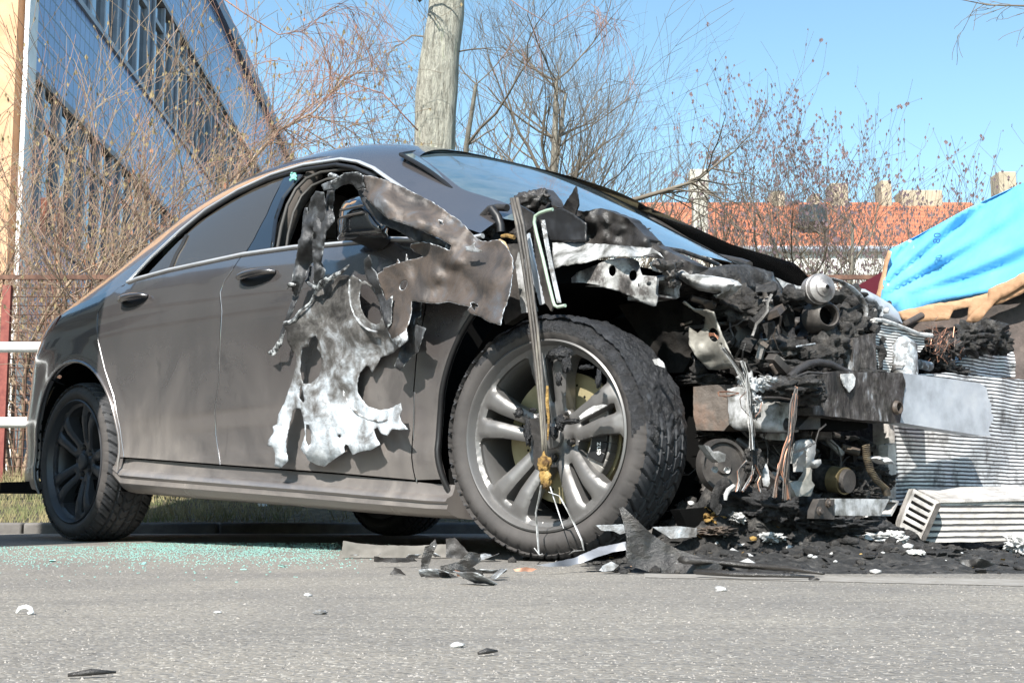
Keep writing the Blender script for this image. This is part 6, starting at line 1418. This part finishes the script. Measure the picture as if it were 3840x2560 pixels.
for L, Y, mt_, lab in ((('q5', [(385, 940), (405, 935), (430, 905), (440, 935), (415, 990), (400, 1040), (380, 1075), (365, 1070), (368, 1000)]), 2.95, m_melt, 'upright black scrap standing among the door sill debris'),
                       (('q5', [(455, 1030), (540, 1010), (590, 965), (640, 975), (640, 1010), (600, 1040), (570, 1060), (460, 1075)]), 2.95, m_melt, 'jagged dark grey plate propped left of the front tyre'),
                       (('q5', [(555, 1060), (600, 1035), (650, 1060), (660, 1100), (600, 1122), (560, 1110)]), 2.72, m_melt, 'ragged grey paint scrap nearest the camera'),
                       (('q5', [(370, 1095), (400, 1065), (460, 1060), (540, 1080), (500, 1098), (430, 1095)]), 2.75, m_charsoft, 'folded black scrap below the upright scrap'),
                       (('q5', [(222, 1070), (245, 1035), (270, 1045), (300, 1075), (260, 1065)]), 2.85, m_charsoft, 'small bent black scrap by the sill'),
                       (('q5', [(150, 985), (210, 995), (330, 990), (350, 1010), (250, 1015), (150, 1010)]), 3.2, m_charsoft, 'thin black sliver in front of the dusty trim plate'),
                       (('q5', [(520, 1048), (545, 1055), (556, 1085), (540, 1088)]), 2.8, m_copper, 'orange brown chip beside the folded scrap'),
                       (('q5', [(790, 1045), (850, 1035), (900, 1045), (870, 1056), (800, 1055)]), 2.85, m_copper, 'orange clay chip under the tip of the metal blade'),
                       (('q5', [(1185, 1050), (1200, 1030), (1240, 1010), (1275, 1025), (1250, 1050), (1200, 1055)]), 2.9, m_zinc, 'crumpled shiny foil scrap beneath the metal blade'),
                       (('q5', [(480, 905), (520, 900), (560, 940), (600, 985), (560, 1000), (480, 990)]), 3.3, m_charsoft, 'dark scrap in the shade behind the tyre debris')):
    flat_piece('body_scrap', T(L), Y, mt_, lab, grp=GD, crumple=.02, back=.004, rag=1.5)
k = MB()
for x, y, a_ in ((430, 960, 18), (470, 1085, 25), (690, 1085, 30), (720, 1095, 20), (620, 1118, 40), (170, 915, 12), (60, 908, 12), (650, 1010, 30), (400, 1090, 20), (330, 1005, 20), (690, 1010, 30)):
    p = gp('q5', x, max(y, 1000)); k.shard((p[0], p[1], .012), a_ * .0016)
tag(k.build('scrap_crumbs', m_zinc, sharp=None, solid=.001), kind='stuff')
flat_piece('foil_sheet', T(('b4', [(1030, 1435), (1150, 1440), (1280, 1425), (1410, 1480), (1300, 1520), (1150, 1500)])), 2.98, m_zinc, 'thin grey foil sheet lying on the soot at the lower right', crumple=.05)
# single bits on the asphalt
GBit = 'small bits scattered on the asphalt'
for x, y, a_, lab, mt_ in ((57, 1411, .011, 'white curled metal loop on the asphalt at the lower left', m_whitep), (206, 1558, .018, 'dark stick at the bottom edge near the left', m_charsoft), (735, 1410, .009, 'white and black crumb on the asphalt below the door', m_zinc), (1050, 1486, .008, 'small white scrap on the asphalt below the front wheel', m_white_ash),
                       (706, 1369, .007, 'tiny white pebble on the asphalt under the sill', m_white_ash), (1655, 1357, .011, 'white chip beside the worn parking line', m_white_ash), (1120, 1507, .009, 'thin dark splinter right of the small white scrap', m_charsoft), (500, 1408, .005, 'single white grit grain left of the middle', m_white_ash),
                       (1870, 1333, .010, 'dark flake lying left on the soot edge', m_charsoft), (1450, 1308, .012, 'round pinkish pebble under the fin shaped panel', m_tape)):
    p = gp('D', x, y); k = MB()
    if 'loop' in lab: k.tube([(-.011, 0, .002), (-.008, .003, .008), (0, .004, .010), (.007, 0, .008), (.010, -.002, .003), (.006, -.006, .002)], [.0015, .003, .003, .003, .003, .002], 8)
    elif 'stick' in lab or 'splinter' in lab: k.tube([(-a_, 0, .003), (0, .004, .005), (a_, .012, .004)], [.0015, .003, .001], 6)
    else: k.blob((0, 0, a_ * .3), (a_, a_ * .7, a_ * .4), .5, 2, 2)
    tag(k.build('asphalt_bit', mt_, sharp=None, loc=tuple(p)), lab, 'debris', GBit)
# crumbled tempered glass
m_crumb = glass_mat('tempered_glass_crumbs', (.36, .66, .6), .2); m_crumb.node_tree.nodes['Principled BSDF'].inputs['Transmission Weight'].default_value = .35
k = MB()
for i in range(21000):
    u = random.uniform(-30, 900); v = 1246 + abs(random.gauss(0, 26)) + (8 if u < 250 else 0)
    dens = .25 + .75 * max(0, noise.noise(Vector((u * .012, v * .05, 3))) + .45)
    if u > 700: dens *= max(0, (900 - u) / 200)
    if u < 300: dens *= .6
    if random.random() > dens * math.exp(-max(0, v - 1262) / 34): continue
    p = gp('D', u, v); s_ = random.uniform(.0009, .0026); a_ = random.random() * 3.14
    c_, n_ = math.cos(a_) * s_, math.sin(a_) * s_; t_ = random.uniform(-.4, .4) * s_
    vv = [(p[0] - c_, p[1] - n_, 0), (p[0] + n_, p[1] - c_, 0), (p[0] + c_, p[1] + n_, 0), (p[0] - n_, p[1] + c_, 0)]
    k.add(vv + [(q[0] * 1 + t_, q[1], random.uniform(.5, 1.0) * s_) for q in vv], [(4, 5, 6, 7), (0, 1, 5, 4), (1, 2, 6, 5), (2, 3, 7, 6), (3, 0, 4, 7)])
tag(k.build('glass_crumbs', m_crumb, smooth=False), kind='stuff')

for x, y, w_ in ((648, 1302, .022), (560, 1310, .012), (330, 1296, .012), (120, 1290, .014), (455, 1290, .012)):
    p = gp('D', x, y); q = MB(); q.shard((0, 0, .003), w_)
    tag(q.build('glass_piece', m_crumb, smooth=False, loc=tuple(p), solid=.002), 'larger flat piece of broken teal glass among the crumbs', 'glass', 'larger pieces of broken window glass')
# grit pressed out of the asphalt surface
gm = [(M('light_grit', (.27, .25, .225), 3, .8), MB()), (M('dark_grit', (.12, .115, .11), 3, .8), MB()), (M('mid_grit', (.28, .26, .24), 3, .8), MB())]
for i in range(11000):
    y = 1.05 + 2.3 * random.random() ** 1.5; x = random.uniform(-.40, .40) * y; s_ = random.uniform(.0006, .0019) * (1 if random.random() < .97 else 2); a_ = random.random() * 3; c_, n_ = math.cos(a_) * s_, math.sin(a_) * s_
    b_ = random.uniform(.5, .9); vv = [(x - c_, y - n_, 0), (x + n_ * b_, y - c_ * b_, 0), (x + c_, y + n_, 0), (x - n_ * b_, y + c_ * b_, 0), (x + c_ * .2, y, s_ * random.uniform(.35, .8))]
    random.choice(gm)[1].add(vv, [(0, 1, 4), (1, 2, 4), (2, 3, 4), (3, 0, 4)])
for m_, q in gm: tag(q.build('road_grit', m_, smooth=False), kind='stuff')

# ================= neighbouring car under a blue tarpaulin
m_tarp = M('blue_tarpaulin', [(.3, (.10, .42, .74)), (.7, (.17, .5, .82))], 3, .24, bump=.3, bscale=9, bd=.012, stretch=(1, 1, .5), spec=.6)
nc = empty('covered_car', tuple(np.array([Oc[0], Oc[1], 0]) + Uc * .3 + Vc * 2.7), math.atan2(Uc[1], Uc[0])); tag(nc, 'dark red car with a burnt side beyond the burnt out coupe', 'car')
NY = 1.9
def nloc(o): o.parent = nc; o.location = (-.3, -2.7, 0); return o
def nbody():
    prof = [(-1.9, .55), (-1.88, .8), (-1.6, .92), (-1.2, 1.03), (-.934, 1.150), (-.80, 1.21), (-.684, 1.262), (-.40, 1.36), (-.049, 1.44), (.4, 1.49), (.9, 1.48), (1.4, 1.38), (1.9, 1.1), (2.3, .98), (2.5, .85), (2.52, .4)]
    mb = MB(); vs = []; m = 9
    for x, zt in prof:
        ins = .0
        for j in range(m):
            s_ = j / (m - 1); y = NY - .02 + 1.6 * s_; edge = min(s_, 1 - s_) * 2
            zz = zt - (0 if x in () else .0) + .04 * math.sin(math.pi * s_); vs.append((x, NY + .07 + max(0, zt - 1) * .42 + (1.46 - max(0, zt - 1) * .84) * s_, zz - .012))
    for x, zt in prof: vs.append((x, NY + .05, .22))
    for x, zt in prof: vs.append((x, NY + 1.58, .22))
    n = len(prof)
    fs = [(i * m + j, (i + 1) * m + j, (i + 1) * m + j + 1, i * m + j + 1) for i in range(n - 1) for j in range(m - 1)]
    fs += [(i * m, n * m + i, n * m + i + 1, (i + 1) * m) for i in range(n - 1)] + [(i * m + m - 1, (i + 1) * m + m - 1, n * m + n + i + 1, n * m + n + i) for i in range(n - 1)]
    mb.add(vs, fs); return mb
nloc(nbody().build('body', m_redpaint, None, sharp=40))
bs = slab('burnt_side', T(('D', [(2030, 715), (2075, 735), (2200, 705), (2352, 670), (2700, 600), (2760, 1060), (2000, 1040), (1960, 800)])), M('burnt_door', [(.3, (.05, .045, .042)), (.5, (.12, .095, .085)), (.62, (.2, .16, .14)), (.75, (.3, .26, .23))], 5, .7, bump=.4), NY - .03, .02, plane='Y', step=24, rag=0); nloc(bs)
for x, y in ((-1.1, .12), (1.75, .12), (-1.1, 1.5), (1.75, 1.5)):
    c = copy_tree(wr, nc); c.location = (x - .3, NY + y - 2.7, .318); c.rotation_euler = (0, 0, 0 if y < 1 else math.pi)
# tarpaulin: side sheet plus the part over the roof
def tarp():
    L = T(('D', [(2041, 574), (2100, 545), (2160, 513), (2220, 480), (2300, 443), (2352, 420), (2500, 362), (2700, 330), (2720, 620), (2352, 655), (2290, 672), (2200, 692), (2130, 706), (2064, 728), (2050, 712), (2020, 700), (2028, 650)]))
    va, ff, d = cdt(L, [], 16); vs = []
    for (u, v), q in zip(va, d):
        # folds fanning from the lower left corner
        dx, dy = u - 3290, 1190 - v; a_ = math.atan2(dy, dx + 120); r_ = math.hypot(dx, dy) / 500
        off = .023 * math.sin(a_ * 34 + 1.2 * math.sin(r_ * 2.2)) * min(1, .3 + r_) + .010 * math.sin((u * .75 + v * .9) * .028 + 2.2 * noise.noise(Vector((u * .004, v * .004, 0)))) + .012 * noise.noise(Vector((u * .01, v * .01, 7)))
        P0 = onY(u, v, NY - .06); top = max(0, (P0[2] - 1.0)); off -= top * .35
        vs.append(tuple(onY(u, v, NY - .075 - off)))
    mb = MB(); mb.add(vs, ff); n0 = len(vs)
    # over the roof, following the top edge
    topL = T(('D', [(2041, 574), (2100, 545), (2160, 513), (2220, 480), (2300, 443), (2352, 420), (2500, 362), (2700, 330)])); rows = []
    for u, v in topL:
        P0 = onY(u, v, NY - .06); off = -max(0, (P0[2] - 1.0)) * .35; P = onY(u, v, NY - .075 - off); rows.append([tuple(P)] + [(P[0] + .02 * s_, P[1] + 1.4 * s_, P[2] + .05 * math.sin(3.14 * s_) - .004) for s_ in (.12, .3, .6, .85, 1)])
    vv = [p for r_ in rows for p in r_]; mb.add(vv, [(i * 6 + j, (i + 1) * 6 + j, (i + 1) * 6 + j + 1, i * 6 + j + 1) for i in range(len(rows) - 1) for j in range(5)])
    return mb
tp = tarp().build('tarpaulin', m_tarp, None, sharp=None, solid=.002)
tp.location = (Oc[0], Oc[1], 0); tp.rotation_euler = (0, 0, math.atan2(Uc[1], Uc[0])); tag(tp, 'blue tarpaulin taped over the car at the right edge', 'tarpaulin')
def tape(L, off=.10, name='tape'):
    return sheet(name, L, m_tape, plane='Y', base=NY - off, step=16, crumple=.008, cs=5, rag=2, thick=.001, parent=tp)
tape(T(('D', [(2025, 690), (2010, 686), (2022, 640), (2030, 600), (2040, 574), (2048, 578), (2042, 600), (2034, 640), (2026, 680)])), .045)
tape(T(('D', [(2060, 716), (2130, 700), (2200, 690), (2290, 668), (2352, 646), (2600, 600), (2600, 640), (2352, 672), (2310, 692), (2250, 712), (2240, 718), (2220, 745), (2225, 705), (2190, 712), (2180, 735), (2080, 742)])), .115)
tape(T(('D', [(2270, 664), (2320, 642), (2352, 625), (2600, 560), (2600, 610), (2352, 655), (2290, 690), (2245, 742), (2215, 740), (2240, 712), (2268, 690)])), .125)
for (x, y, s_) in ((2158, 560, .036),):
    tc = bpy.data.curves.new('t', 'FONT'); tc.body = '80'; tc.size = s_ * 1.3; tc.extrude = .0005; to = bpy.data.objects.new('tmp', tc); C.objects.link(to); dg = bpy.context.evaluated_depsgraph_get()
    tm = bpy.data.meshes.new_from_object(to.evaluated_get(dg)); bpy.data.objects.remove(to); lt = bpy.data.objects.new('tarp_lettering', tm); C.objects.link(lt); lt.parent = tp; tm.materials.append(M('printed_blue', (.03, .12, .3), 5, .5))
    p = onY(*T(('D', [(x, y)]))[0], NY - .10); lt.location = tuple(p); lt.rotation_euler = (R(90), R(-80), 0)
